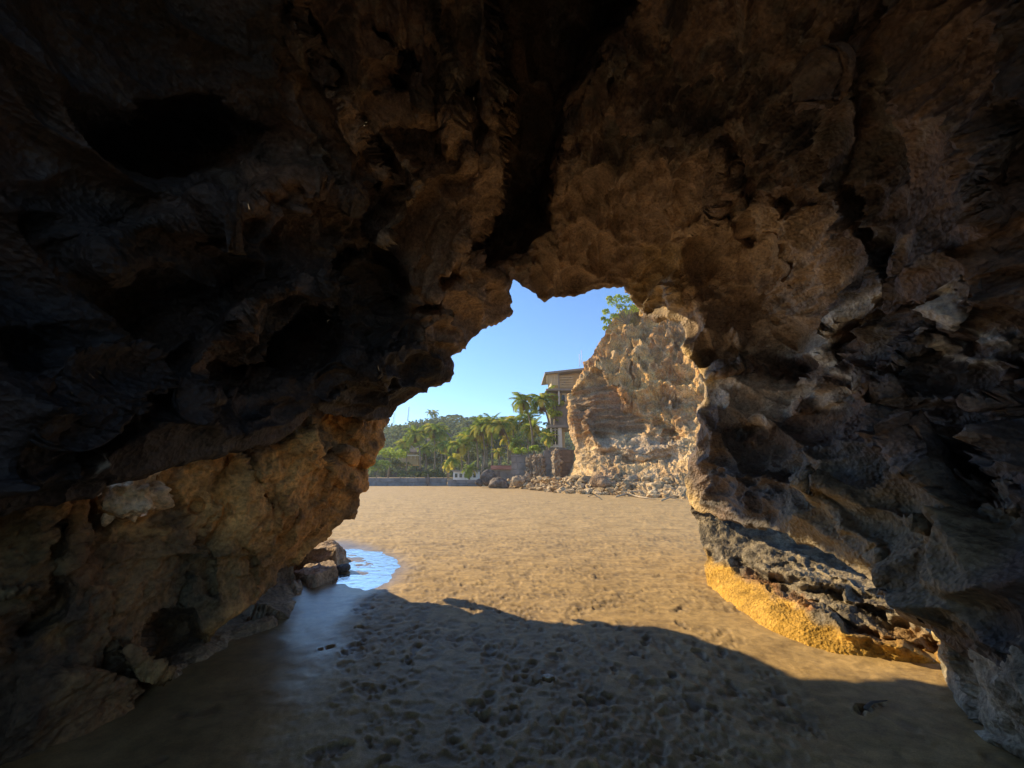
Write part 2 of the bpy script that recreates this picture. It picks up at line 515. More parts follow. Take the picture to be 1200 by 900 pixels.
CF = [
 ('pocket', [(560, -200), (568, 0), (574, 100), (584, 180), (580, 232), (556, 266), (536, 296), (560, 314), (606, 300), (640, 262), (655, 190), (668, 120), (705, 60), (750, 0), (780, -200)], 16, 2.4),
 ('pocket', [(350, -40), (372, 30), (398, 90), (432, 150), (470, 188), (480, 215), (462, 222), (436, 190), (405, 130), (372, 70), (335, -40)], 10, 0.652),
 ('pocket', [(232, 468), (246, 420), (290, 380), (350, 352), (402, 362), (398, 418), (352, 450), (300, 470), (250, 486)], 22, 0.797),
 ('pocket', [(372, 285), (440, 275), (480, 330), (470, 372), (420, 350), (380, 320)], 18, 0.725),
 ('pocket', [(1000, 352), (1050, 335), (1135, 325), (1100, 385), (1030, 438), (982, 432), (975, 410), (990, 385)], 26, 0.42),
 ('pocket', [(1100, 525), (1150, 500), (1200, 520), (1200, 580), (1150, 590), (1110, 560)], 16, 0.440),
 ('pocket', [(120, 130), (240, 110), (310, 150), (280, 200), (180, 220), (110, 190)], 30, 0.725),
 ('pocket', [(430, 30), (480, 20), (505, 80), (490, 120), (440, 110)], 14, 0.507),
 ('pocket', [(528, 100), (560, 90), (575, 150), (560, 190), (540, 170)], 10, 0.507),
 ('pocket', [(445, 140), (520, 120), (540, 180), (500, 200), (460, 175)], 12, 0.507),
 ('pocket', [(850, 230), (890, 215), (900, 260), (880, 290), (855, 270)], 10, 0.440),
 ('pocket', [(900, 205), (960, 200), (975, 240), (930, 260)], 14, 0.440),
 ('pocket', [(855, 500), (880, 492), (905, 498), (890, 515), (862, 515)], 8, 0.330),
 ('ridge', [(205, 480), (222, 440), (250, 395), (290, 358), (350, 335), (420, 330)], 12, 0.507),
 ('ridge', [(225, 470), (300, 455), (380, 440), (440, 420), (500, 400)], 9, 0.319),
 ('ridge', [(290, 500), (340, 470), (380, 470), (430, 440), (455, 400)], 8, 0.261),
 ('ridge', [(514, -40), (516, 40), (528, 75), (534, 110), (528, 150)], 9, 0.725),
 ('ridge', [(330, -20), (345, 40), (375, 90), (410, 150), (440, 200), (452, 225)], 8, 0.435),
 ('ridge', [(478, 190), (484, 225), (470, 255), (440, 285), (400, 320)], 8, 0.507),
 ('ridge', [(545, 150), (542, 195), (522, 208), (495, 216), (480, 235)], 7, 0.406),
 ('ridge', [(562, 180), (565, 200), (552, 222), (530, 240), (500, 280), (480, 330)], 8, 0.362),
 ('ridge', [(545, 268), (530, 295), (512, 330), (500, 350)], 8, 0.507),
 ('ridge', [(540, 310), (570, 320), (590, 330)], 8, 0.435),
 ('ridge', [(520, 345), (513, 375), (500, 390), (530, 400)], 6, 0.362),
 ('groove', [(500, 355), (515, 350), (520, 330), (540, 325)], 9, 0.362),
 ('ridge', [(655, 190), (665, 150), (690, 110), (720, 60)], 14, 0.507),
 ('ridge', [(846, 170), (852, 215), (835, 250), (800, 280), (795, 320), (800, 360)], 11, 0.495),
 ('ridge', [(795, 300), (812, 340), (830, 390), (840, 430)], 8, 0.220),
 ('ridge', [(870, 190), (880, 240), (900, 280), (930, 330)], 9, 0.242),
 ('ridge', [(990, 60), (1000, 150), (985, 230), (1010, 290), (1040, 330)], 12, 0.385),
 ('ridge', [(1040, 335), (1005, 360), (985, 385), (972, 418)], 8, 0.22),
 ('ridge', [(905, 395), (925, 410), (950, 405), (985, 430), (1012, 455)], 8, 0.19),
 ('ridge', [(1215, 250), (1180, 290), (1130, 315), (1060, 332), (1010, 352)], 10, 0.19),
 ('ridge', [(1165, 325), (1150, 355), (1135, 375), (1145, 395), (1170, 400)], 8, 0.17),
 ('ridge', [(1095, 382), (1118, 405), (1125, 418), (1160, 422), (1200, 440)], 8, 0.17),
 ('ridge', [(1020, 450), (1060, 430), (1095, 405)], 8, 0.330),
 ('groove', [(830, 420), (870, 418), (910, 432), (940, 440)], 12, 0.440),
 ('ridge', [(832, 438), (870, 434), (930, 447), (1005, 456), (1080, 462), (1210, 478)], 6, 0.385),
 ('ridge', [(880, 520), (905, 497), (950, 480), (1000, 465)], 7, 0.275),
 ('ridge', [(830, 500), (850, 530), (880, 555), (940, 570), (1010, 590), (1100, 620)], 9, 0.275),
 ('ridge', [(1060, 500), (1085, 530), (1100, 560), (1130, 580), (1200, 600)], 9, 0.330),
 ('ridge', [(960, 550), (980, 600), (1040, 650)], 9, 0.220),
 ('groove', [(840, 600), (900, 620), (1000, 660), (1090, 700)], 16, 0.165),
 ('ridge', [(1210, 130), (1180, 180), (1165, 220), (1185, 250)], 10, 0.385),
 ('ridge', [(740, 120), (800, 150), (870, 140), (940, 90), (1000, 60)], 14, 0.275),
 ('ridge', [(100, 300), (180, 260), (270, 250), (330, 210), (400, 240)], 14, 0.435),
 ('ridge', [(40, 480), (100, 440), (170, 430), (220, 400)], 12, 0.362),
]
def cave_disp(P, N, px, py):
    W = vwarp(vwarp(P, 0.55, 0.5, 5.0), 1.7, 0.2, 9.0)
    m = sstep(-0.2, 0.3, perlin(P, 0.5, 77.0)); m2 = sstep(-.15, .25, perlin(P, .9, 97.0))
    a1, a2 = worley(W * np.array([1.0, 0.7, 1.35]), 0.85, 0, True)
    b1, b2 = worley(vwarp(W, 2.2, .15, 8.) * np.array([1, .75, 1.4]), 2.4, 40.0, True)
    c1, c2 = worley(vwarp(P, 3.0, 0.15, 3.0) * np.array([1, .8, 1.5]), 7.0, 11.0, True)
    h = 0.34 * (a1 ** 2 - .3) + .16 * np.exp(-8 * (a2 - a1)) + m * (.13 * (b1 ** 2 - .3) + .07 * np.exp(-8 * (b2 - b1))) + m2 * (.035 * (c1 ** 2 - .3) + .014 * np.exp(-7 * (c2 - c1)))
    fl = ridged(vwarp(vwarp(P, .6, .5, 2.), 1.6, 0.2, 51.0) * C([1.3, .45, 1.1]), 1.1, 3, 21.0) - 0.6
    h += 0.15 * fl + (0.012 + .022 * m2) * fbm(P, 5.0, 4, 60.0, 0.5) + 0.08 * fbm(P, 1.1, 2, 7.0)
    return h
def mix(a, b, t): return a * (1 - t[:, None]) + b * t[:, None]
C = np.array
def cave_tint(P, N):
    t1 = sstep(-0.25, 0.3, fbm(P, 0.7, 3, 3.0)); t2 = sstep(-0.1, 0.45, fbm(P, 2.2, 4, 13.0))
    c = mix(C([.080, .056, .046]) * np.ones_like(P), C([.16, .105, .078]), t1)
    c = mix(c, C([.040, .036, .034]), t2 * 0.75)
    w = sstep(0.32, 0.6, ridged(vwarp(P, 1.5, .3, 4.), 1.2, 3, 33.0) - 0.75)
    return mix(c, C([.26, .235, .21]), w * 0.35)
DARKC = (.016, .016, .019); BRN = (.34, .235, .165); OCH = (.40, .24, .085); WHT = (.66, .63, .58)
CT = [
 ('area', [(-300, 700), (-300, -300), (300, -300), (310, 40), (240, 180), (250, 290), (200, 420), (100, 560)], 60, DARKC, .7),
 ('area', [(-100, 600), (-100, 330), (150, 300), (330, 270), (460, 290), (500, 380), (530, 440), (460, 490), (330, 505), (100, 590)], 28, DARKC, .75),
 ('area', [(330, 100), (580, 120), (590, 240), (545, 300), (590, 340), (595, 370), (540, 405), (500, 400), (480, 330), (470, 230)], 18, BRN, .8),
 ('area', [(650, 200), (850, 170), (850, 240), (800, 290), (735, 335), (620, 345)], 18, (.27, .19, .14), .85),
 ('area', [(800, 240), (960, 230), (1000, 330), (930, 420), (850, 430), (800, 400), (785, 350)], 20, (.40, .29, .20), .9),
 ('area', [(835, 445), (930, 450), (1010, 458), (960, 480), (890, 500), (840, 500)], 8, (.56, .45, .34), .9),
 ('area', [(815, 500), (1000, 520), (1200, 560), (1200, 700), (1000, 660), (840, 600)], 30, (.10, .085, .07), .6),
 ('area', [(950, 560), (1200, 600), (1200, 740), (1050, 700), (900, 640)], 30, (.24, .19, .11), .7),
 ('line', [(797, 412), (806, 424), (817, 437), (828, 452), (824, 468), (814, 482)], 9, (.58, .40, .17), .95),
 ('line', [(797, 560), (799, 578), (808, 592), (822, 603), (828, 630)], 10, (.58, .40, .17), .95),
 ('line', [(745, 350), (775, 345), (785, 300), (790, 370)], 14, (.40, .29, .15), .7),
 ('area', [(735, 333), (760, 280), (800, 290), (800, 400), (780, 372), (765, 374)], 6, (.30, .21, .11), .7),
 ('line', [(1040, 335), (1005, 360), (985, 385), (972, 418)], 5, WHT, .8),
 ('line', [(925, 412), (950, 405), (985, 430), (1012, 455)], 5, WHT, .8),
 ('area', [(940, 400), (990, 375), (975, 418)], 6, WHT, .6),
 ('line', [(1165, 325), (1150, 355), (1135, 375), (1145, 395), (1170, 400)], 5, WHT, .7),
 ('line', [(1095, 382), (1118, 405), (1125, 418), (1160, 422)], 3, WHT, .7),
 ('line', [(1040, 450), (1060, 445), (1080, 432)], 4, WHT, .6),
 ('line', [(478, 190), (484, 225), (470, 255), (440, 285)], 3, (.36, .30, .24), .7),
 ('line', [(225, 440), (250, 395), (290, 358), (350, 335)], 5, (.18, .12, .09), .6),
 ('line', [(105, 540), (98, 560)], 3, WHT, .6),
]
xs = axis(-450, 450, 1.35, 9000, 1.10); ys = axis(-372, 372, 1.35, 9000, 1.10)
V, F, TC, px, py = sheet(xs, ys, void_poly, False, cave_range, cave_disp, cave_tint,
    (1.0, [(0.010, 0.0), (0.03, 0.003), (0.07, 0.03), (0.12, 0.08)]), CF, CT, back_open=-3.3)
# unseen rock added outside the mouth, shaped along the sun to shade the right wall
bo = [(812, 330), (818, 400), (838, 440), (838, 480), (834, 520), (830, 560), (850, 603), (909, 622), (1000, 666), (1088, 719), (1150, 770), (1280, 720), (1280, 280), (1050, 120), (850, 200)]
gx, gy = np.meshgrid(np.arange(805, 1290, 7.), np.arange(110, 780, 7.))
m_ = inpoly(gx, gy, jag(bo, 3, 8, 77)); dd = pxdir(gx.ravel(), gy.ravel()); WW = CAM + dd * cave_range(dir2q(dd), dd, gx.ravel(), gy.ravel())[:, None]
Sv = C(SUN) if 'C' in globals() else np.array(SUN)
f_ = WW + Sv * 8.3; f_ += Sv * (.35 * fbm(f_, .6, 4, 3.))[:, None]; b_ = f_ + Sv * 1.5 + np.array([0, 0, .3])
ii_ = np.arange(gx.size).reshape(gx.shape); Fq = np.stack([ii_[:-1, :-1], ii_[:-1, 1:], ii_[1:, 1:], ii_[1:, :-1]], -1).reshape(-1, 4); Fq = Fq[m_.ravel()[Fq].all(1)]
E_ = np.concatenate([Fq[:, [0, 1]], Fq[:, [1, 2]], Fq[:, [2, 3]], Fq[:, [3, 0]]]); k_ = np.sort(E_, 1); k_ = k_[:, 0] * 100000 + k_[:, 1]
_u, _i, _c = np.unique(k_, return_inverse=True, return_counts=True); E_ = E_[_c[_i] == 1]
nn_ = gx.size; Fa = np.concatenate([Fq, Fq[:, ::-1] + nn_, np.stack([E_[:, 1], E_[:, 0], E_[:, 0] + nn_, E_[:, 1] + nn_], -1)])
v_, f2_ = compact(np.concatenate([f_, b_]), Fa)
tag(link('shade_caster_rock', np_mesh('shade_caster_rock', v_, f2_, True, {'tint': np.full((len(v_), 3), .2) * np.array([1, .75, .5])}), None, M_OCHRE), kind='structure')
# the shell as three pieces of the setting, parted along the roof cleft and the right-hand shoulder
fc = V[F].mean(1)
fx = fc[:, 0] - 0.30 - 0.12 * (fc[:, 1])
left_side = fc[:, 0] < 0.0 + 0.02 * fc[:, 1]
right_side = (fc[:, 0] > 1.7)
ceil_m = (~left_side) & (~right_side)
for nm, msk in (('cave_wall_left', left_side), ('cave_ceiling', ceil_m), ('cave_wall_right', right_side)):
    v_, f_, c_ = compact(V, F[msk], TC)
    tag(link(nm, np_mesh(nm, v_, f_, True, {'tint': c_}), None, M_CAVE), kind='structure')
print('cave', len(F), time.time() - T0)

def simple_sheet(name, outline, ctrls, step, amp_fn, tintfn, mat, curl, feats=(), tints=(), jagamp=1.5, seed=2, reg=1e-3, cull=-0.8):
    poly = jag(outline, jagamp, 3.5, seed)
    pq = dir2q(pxdir(poly[:, 0], poly[:, 1]))
    lo, hi = pq.min(0) - 2 * step, pq.max(0) + 2 * step
    q_, lr = ctrl(ctrls)
    f = rbf_fit(q_, lr, reg)
    V, F, T, px, py = sheet(np.arange(lo[0], hi[0], step), np.arange(lo[1], hi[1], step), poly, True,
        lambda q, D, px, py: np.exp(f(q)), amp_fn, tintfn, curl, feats, tints, cull_z=cull)
    V, F, T = compact(V, F, T)
    return link(name, np_mesh(name, V, F, True, {'tint': T}), None, mat)
def down(px, py, z=-0.45, out=0.0):
    p = Pg(px, py); return C([p[0], p[1], z])
def pj(p):
    a, b = proj(p); return (float(a), float(b))

# ================================================================== LEFT OCHRE ROCK (overhanging buttress)
base = [(325, 684), (310, 700), (286, 714), (250, 738), (238, 758), (228, 780), (186, 796), (95, 848), (0, 880), (-120, 925)]
lift = [(0.38), (0.32), (0.22), (0.08), (0.0), (0, 0)]
lr_out = [(-420, 560), (-150, 545), (0, 530), (112, 510), (118, 572), (128, 594), (150, 607), (172, 603), (181, 588), (183, 560), (190, 500), (270, 470), (350, 440), (420, 452), (452, 470), (456, 492), (450, 505), (451, 515), (443, 528), (437, 543), (426, 548),
    (428, 556), (433, 566), (431, 574), (421, 578), (420, 591), (414, 600), (413, 606), (404, 609), (397, 617), (389, 622), (387, 628), (380, 632), (371, 638), (364, 645), (352, 655), (344, 662),
    (330, 668), (325, 684), (310, 700), (286, 714), (250, 738), (238, 758), (246, 790), (200, 830), (110, 900), (0, 960), (-420, 1200)]
lr_c = [PX(-420, 600, -3.1), PX(-150, 580, -3.2), PX(0, 560, -3.25), PX(0, 650, -3.05), PX(150, 530, -3.15), PX(150, 620, -2.95), PX(270, 495, -3.1), PX(270, 560, -2.85), PY(350, 460, 5.0), PY(350, 520, 4.7),
    PY(400, 500, 5.5), PY(455, 490, 6.7), PY(440, 540, 6.2), PY(432, 570, 6.2), PY(414, 604, 5.9), PY(388, 625, 5.6), PY(345, 660, 5.3), PY(325, 682, 4.9), PY(286, 712, 4.2), PY(250, 736, 3.9),
    PY(400, 560, 5.6), PY(350, 600, 4.9), PY(300, 640, 4.3), PX(230, 680, -2.85), PX(100, 720, -2.9), PX(0, 760, -3.0),
    Pg(238, 758), Pg(186, 796), Pg(95, 848), Pg(0, 880), Pg(-120, 925), down(238, 758, -.4), down(186, 796, -.4), down(95, 848, -.4), down(0, 880, -.4), PX(-300, 900, -3.2)]
LF = [
 ('groove', [(268, 500), (278, 530), (298, 575), (310, 590)], 7, 0.28),
 ('groove', [(258, 540), (262, 600), (240, 640), (250, 690)], 8, 0.15),
 ('pocket', [(190, 720), (225, 715), (240, 745), (215, 790), (190, 790), (180, 750)], 12, 0.55),
 ('ridge', [(150, 765), (185, 800)], 8, 0.2),
 ('groove', [(70, 620), (60, 670), (70, 700), (30, 740)], 14, 0.35),
 ('ridge', [(0, 700), (50, 690), (66, 660), (45, 620)], 12, 0.2),
 ('groove', [(345, 480), (360, 510), (395, 540), (425, 548)], 7, 0.2),
 ('ridge', [(330, 495), (350, 520), (400, 560), (420, 575)], 8, 0.18),
 ('groove', [(395, 500), (410, 520), (418, 545)], 5, 0.18),
 ('groove', [(385, 625), (360, 630), (340, 655), (325, 680)], 6, 0.1),
 ('groove', [(280, 640), (300, 660), (290, 700)], 6, 0.12),
 ('ridge', [(325, 610), (345, 590), (350, 610), (335, 640), (300, 670)], 8, 0.15),
 ('groove', [(110, 600), (150, 620), (230, 590)], 9, 0.15),
]
def faceted(P, s, off, warp=0.15):
    """blocky fracture relief: each cell gets its own tilted plane"""
    Pw = vwarp(P, s * 0.9, warp / s, off) * s + off
    I = np.floor(Pw).astype(np.int64); Fp = Pw - I
    best = np.full(len(P), 9.0); val = np.zeros(len(P))
    for dx in (-1, 0, 1):
        a = _perm[(I[:, 0] + dx) & 255]
        for dy in (-1, 0, 1):
            b = _perm[(a + ((I[:, 1] + dy) & 255))]
            for dz in (-1, 0, 1):
                h = _perm[(b + ((I[:, 2] + dz) & 255)) & 511]
                o = _j[h]; rel = C([dx, dy, dz]) + o - Fp
                d = (rel ** 2).sum(1)
                m = d < best
                best[m] = d[m]
                pl = (rel * _g[(h * 7 + 3) & 255]).sum(1) + (_j[(h * 5 + 1) & 255, 0] - .5)
                val[m] = pl[m]
    return val / s
def left_disp(P, N, px, py):
    W = vwarp(P, 1.1, 0.25, 15.0)
    h = 0.16 * faceted(P, 1.1, 4.0) + 0.14 * faceted(P, 3.0, 14.0) + 0.12 * faceted(P, 8.0, 24.0)
    h += 0.10 * (worley(W, 1.8, 9.0) - 0.5) + 0.05 * (worley(W, 5.5, 29.0) - 0.5) + 0.05 * fbm(P, 2.5, 5, 70., .55) + 0.015 * fbm(P, 16, 3, 7., .6)
    pit = worley(P, 6.0, 55.0); k = sstep(0.1, 0.5, perlin(P, 1.0, 66.0))
    return h - 0.05 * k * np.clip(0.35 - pit, 0, 1) / 0.35
def left_tint(P, N):
    t1 = sstep(-0.3, 0.3, fbm(P, 1.0, 4, 8.0)); t2 = sstep(0.0, 0.45, fbm(P, 1.6, 4, 19.0))
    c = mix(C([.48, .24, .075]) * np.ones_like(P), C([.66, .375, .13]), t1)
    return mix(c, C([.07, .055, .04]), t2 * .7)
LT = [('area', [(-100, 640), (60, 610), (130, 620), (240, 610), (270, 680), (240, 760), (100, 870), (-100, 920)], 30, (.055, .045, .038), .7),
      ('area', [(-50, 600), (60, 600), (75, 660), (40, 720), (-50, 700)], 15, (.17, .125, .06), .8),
      ('area', [(55, 720), (95, 735), (80, 760), (40, 755)], 10, (.28, .17, .06), .7),
      ('area', [(155, 775), (185, 790), (175, 805), (155, 795)], 6, (.30, .20, .08), .8),
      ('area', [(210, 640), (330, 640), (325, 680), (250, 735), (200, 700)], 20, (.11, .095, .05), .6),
      ('area', [(118, 562), (178, 550), (182, 590), (150, 605), (125, 590)], 8, (.50, .36, .20), .9)]  # last area: sunlit patch by the gap painted into the tint
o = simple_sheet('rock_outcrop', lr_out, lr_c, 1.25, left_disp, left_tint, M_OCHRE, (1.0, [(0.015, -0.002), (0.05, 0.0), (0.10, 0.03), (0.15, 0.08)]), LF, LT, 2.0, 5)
tag(o, "large overhanging ochre rock outcrop along the left cave wall", "rock")

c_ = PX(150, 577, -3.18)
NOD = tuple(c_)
# low pale footing behind the outcrop
lo_out = [(300, 640), (342, 645), (346, 672), (350, 690), (347, 702), (340, 713), (328, 722), (310, 735), (285, 746), (252, 752), (238, 772), (220, 790), (190, 800), (150, 800), (200, 700)]
ctl = [PY(300, 650, 6.3), PY(342, 655, 6.2), Pg(350, 690), Pg(340, 713), Pg(310, 735), Pg(285, 746), Pg(252, 752), Pg(238, 772), down(340, 713), down(285, 746), down(240, 768), PY(335, 690, 5.85), PY(300, 710, 5.2), PY(270, 725, 4.6), PY(200, 750, 4.2), Pg(200, 796)]
lo_poly = lo_out[:3] + [(353, 690), pj(down(350, 692, -.25)), pj(down(340, 713, -.25)), pj(down(310, 735, -.25)), pj(down(285, 746, -.25)), pj(down(252, 752, -.25)), pj(down(238, 772, -.25)), pj(down(190, 800, -.25)), (150, 800), (200, 700)]
def small_disp(P, N, px, py):
    return 0.18 * faceted(P, 1.6, 4.0) + 0.06 * (worley(vwarp(P, 2, .15), 3, 9.) - .5) + 0.03 * fbm(P, 4, 5, 3., .6)
def foot_tint(P, N):
    t1 = sstep(-0.3, 0.3, fbm(P, 1.5, 4, 8.0))
    return mix(C([.22, .15, .085]) * np.ones_like(P), C([.33, .23, .13]), t1)
o = simple_sheet('rock_ledge', lo_poly, ctl, 1.2, small_disp, foot_tint, M_OCHRE, (1.0, [(0.01, 0.0), (0.05, 0.02), (0.12, 0.06)]), (), (), 1.2, 8, cull=-.5)
tag(o, "smooth pale brown rock ledge under the foot of the left outcrop", "rock")

# ================================================================== RIGHT SLAB AND BOULDER
sb = [(832, 686), (845, 701), (870, 719), (900, 739), (940, 757), (980, 768), (1050, 777), (1100, 781), (1140, 784)]
sl_poly = [(812, 585), (808, 598), (818, 612), (820, 632), (826, 645), (829, 655), (826, 662), (827, 676)] + [pj(down(a, b, -.3)) for a, b in sb] + [(1180, 790), (1170, 740), (1100, 670), (1040, 635), (980, 595), (900, 560), (850, 560)]
def up_(a, b, py, k): return PY(a, py, Pg(a, b)[1] * k)
sl_c = [PY(812, 590, 7.6), PY(822, 620, 7.2), PY(829, 652, 6.6), PY(827, 670, 6.2), PY(845, 660, 6.1), PY(870, 640, 6.5), PY(900, 640, 6.2), PY(860, 600, 7.4), PY(950, 640, 6.0), PY(900, 600, 7.2),
        up_(900, 739, 715, 1.03), up_(940, 757, 735, 1.03), up_(1000, 770, 755, 1.02), up_(1050, 777, 755, 1.03), up_(1100, 781, 765, 1.02), up_(1100, 781, 745, 1.06), up_(1130, 784, 745, 1.06)] + [Pg(a, b) for a, b in sb] + [down(a, b, -.4) for a, b in sb] + \
    [PY(860, 690, 5.55), PY(900, 680, 5.5), PY(950, 690, 5.0), PY(1000, 710, 4.6), PY(1050, 725, 4.25), PY(1090, 730, 4.1),
     PY(980, 665, 5.3), PY(1060, 690, 4.7), PX(1160, 760, 4.0)]
SF = [('ridge', [(845, 655), (870, 675), (905, 690), (950, 715), (1000, 745), (1080, 768)], 5, 0.22),
      ('groove', [(860, 655), (890, 672), (925, 690), (960, 712), (1010, 740), (1090, 765)], 5, 0.28),
      ('ridge', [(900, 668), (950, 680), (1000, 700), (1050, 720), (1090, 738)], 5, 0.28),
      ('groove', [(905, 680), (960, 692), (1000, 704)], 4, 0.22),
      ('groove', [(1010, 715), (1060, 738), (1095, 752)], 8, 0.3),
      ('ridge', [(905, 655), (960, 668), (1010, 690), (1070, 715)], 4, 0.18),
      ('groove', [(835, 650), (865, 668)], 5, 0.15)]
def slab_disp(P, N, px, py):
    band = polyin(px, py, [(826, 648), (850, 662), (900, 693), (950, 720), (1000, 742), (1050, 752), (1110, 758), (1120, 810), (965, 800), (880, 780), (815, 700)], 5)
    Q = P.copy(); Q[:, 2] += 0.25 * P[:, 1]; 
    st = ridged(vwarp(Q * C([.5, .5, 3.2]), .9, .3, 4.), 1.6, 3, 5.) - .6
    rough = sstep(-.1, .3, perlin(P, 1.2, 8.))
    return (1 - .75 * band) * (0.06 * st + 0.03 * fbm(P, 5, 4, 3., .6)) + (1 - .75 * band) * (0.004 + .016 * rough) * (worley(P, 13, 3.) - .5) * 2 + .008 * fbm(P, 40, 2, 7.)
def slab_tint(P, N):
    t = sstep(-.2, .35, fbm(P, 1.8, 4, 4.)); t2 = sstep(0., .4, fbm(P, 6, 3, 14.))
    c = mix(C([.19, .16, .12]) * np.ones_like(P), C([.30, .25, .18]), t)
    return mix(c, C([.06, .05, .045]), t2 * .6)
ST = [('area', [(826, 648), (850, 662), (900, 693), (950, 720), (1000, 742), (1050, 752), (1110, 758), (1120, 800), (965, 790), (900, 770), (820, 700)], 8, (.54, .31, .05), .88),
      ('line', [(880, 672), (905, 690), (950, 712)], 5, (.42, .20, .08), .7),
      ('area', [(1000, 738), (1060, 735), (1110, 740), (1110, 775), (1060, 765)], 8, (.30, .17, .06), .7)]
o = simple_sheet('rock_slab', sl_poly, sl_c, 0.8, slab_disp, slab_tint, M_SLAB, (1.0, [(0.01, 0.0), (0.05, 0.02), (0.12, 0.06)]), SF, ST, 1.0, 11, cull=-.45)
tag(o, "sunlit yellow and barnacle grey rock slab at the foot of the right wall", "rock")

bb = [(1104, 782), (1112, 806), (1131, 838), (1161, 867), (1200, 889), (1260, 930)]
bo_poly = [(1118, 718), (1104, 730), (1099, 750), (1100, 768)] + [pj(down(a, b, -.25)) for a, b in bb] + [(1600, 1200), (1700, 700), (1300, 660), (1200, 700), (1150, 705)]
bo_c = [PX(1118, 720, 3.35), PX(1099, 750, 3.3)] + [Pg(a, b) for a, b in bb] + [down(a, b, -.35) for a, b in bb] + \
   [PX(1130, 760, 3.0), PX(1160, 800, 2.75), PX(1200, 800, 2.6), PX(1200, 740, 2.9), PX(1250, 830, 2.55), PX(1300, 760, 2.8), PX(1600, 900, 2.7), PX(1150, 720, 3.3), PX(1200, 700, 3.3)]
def bould_disp(P, N, px, py):
    return 0.10 * faceted(P, 2.2, 4.0) + 0.07 * (worley(vwarp(P, 2, .15), 4, 9.) - .5) + 0.035 * (worley(P, 12, 3.) - .5) + 0.03 * fbm(P, 5, 5, 3., .6)
def bould_tint(P, N):
    t = sstep(-.2, .3, fbm(P, 2.2, 4, 4.)); t2 = sstep(.05, .4, fbm(P, 5, 4, 14.))
    c = mix(C([.17, .15, .11]) * np.ones_like(P), C([.30, .26, .20]), t)
    return mix(c, C([.45, .41, .34]), t2 * .5)
o = simple_sheet('boulder', bo_poly, bo_c, 1.1, bould_disp, bould_tint, M_SLAB, (1.0, [(0.01, 0.0), (0.06, 0.02), (0.15, 0.07)]),
    [('ridge', [(1150, 760), (1175, 742), (1215, 735)], 7, .15), ('groove', [(1140, 745), (1165, 730), (1210, 722)], 9, .2)], [('line', [(1160, 745), (1200, 738)], 5, (.30, .2, .1), .6)], 1.2, 15, cull=-.4)
tag(o, "dark rounded boulder at the right edge beside the sunlit slab", "boulder")

# ------------------------------------------------------------------ free boulders
def blob(name, center, size, seed, mat, sub=4, nplanes=14, rough=0.06, rz=0, colr=((.2, .15, .1), (.32, .25, .17)), sharp=0.08, parent=None, tint_s=1.0):
    rs = np.random.default_rng(seed)
    bm = bmesh.new(); bmesh.ops.create_icosphere(bm, subdivisions=sub, radius=1)
    U = np.array([v.co[:] for v in bm.verts]); Fc = np.array([[v.index for v in f.verts] for f in bm.faces]); bm.free()
    n = rs.normal(size=(nplanes, 3)); n /= np.linalg.norm(n, axis=1, keepdims=True); d = rs.uniform(.62, .95, nplanes)
    t = (U @ n.T) / d
    r = 1 / ((np.clip(t, 0, 9) ** 9).sum(1) + 1.1 ** -9) ** (1 / 9.)
    s = C(size)
    P = U * r[:, None] * s
    Pn = P + seed * 1.7
    P += U * (rough * s.mean() * (fbm(Pn, 1.6 / s.mean(), 5, 0, .6)))[:, None]
    c, sn = math.cos(rz), math.sin(rz)
    P = np.stack([P[:, 0] * c - P[:, 1] * sn, P[:, 0] * sn + P[:, 1] * c, P[:, 2]], -1)
    t = sstep(-.3, .3, fbm(Pn, 2.0 / s.mean(), 4, 5.))
    T = mix(C(colr[0]) * np.ones_like(P), C(colr[1]), t)
    me = np_mesh(name, P, Fc, True, {'tint': T})
    o = link(name, me, parent, mat); o.location = center
    return o
o = blob('rock_nodule', NOD, (.22, .34, .24), 52, M_OCHRE, 5, 9, .5, .4, ((.80, .58, .34), (.90, .72, .46)))  # very pale colour stands in for sunlight falling through the gap
tag(o, "crumpled rock nodule, sunlight put into its pale colour, in the gap between the overhang and the left outcrop", "rock")
o = blob('wedge_stone', tuple(PY(1106, 738, 3.62)), (.085, .12, .15), 31, M_SLAB, 5, colr=((.34, .26, .13), (.45, .36, .2)))
tag(o, "small pale yellow stone wedged between the slab and the dark boulder", "stone")

def block(name, corners_px, Y0, Y1, seed, mat, colr, z0=-.1):
    pass
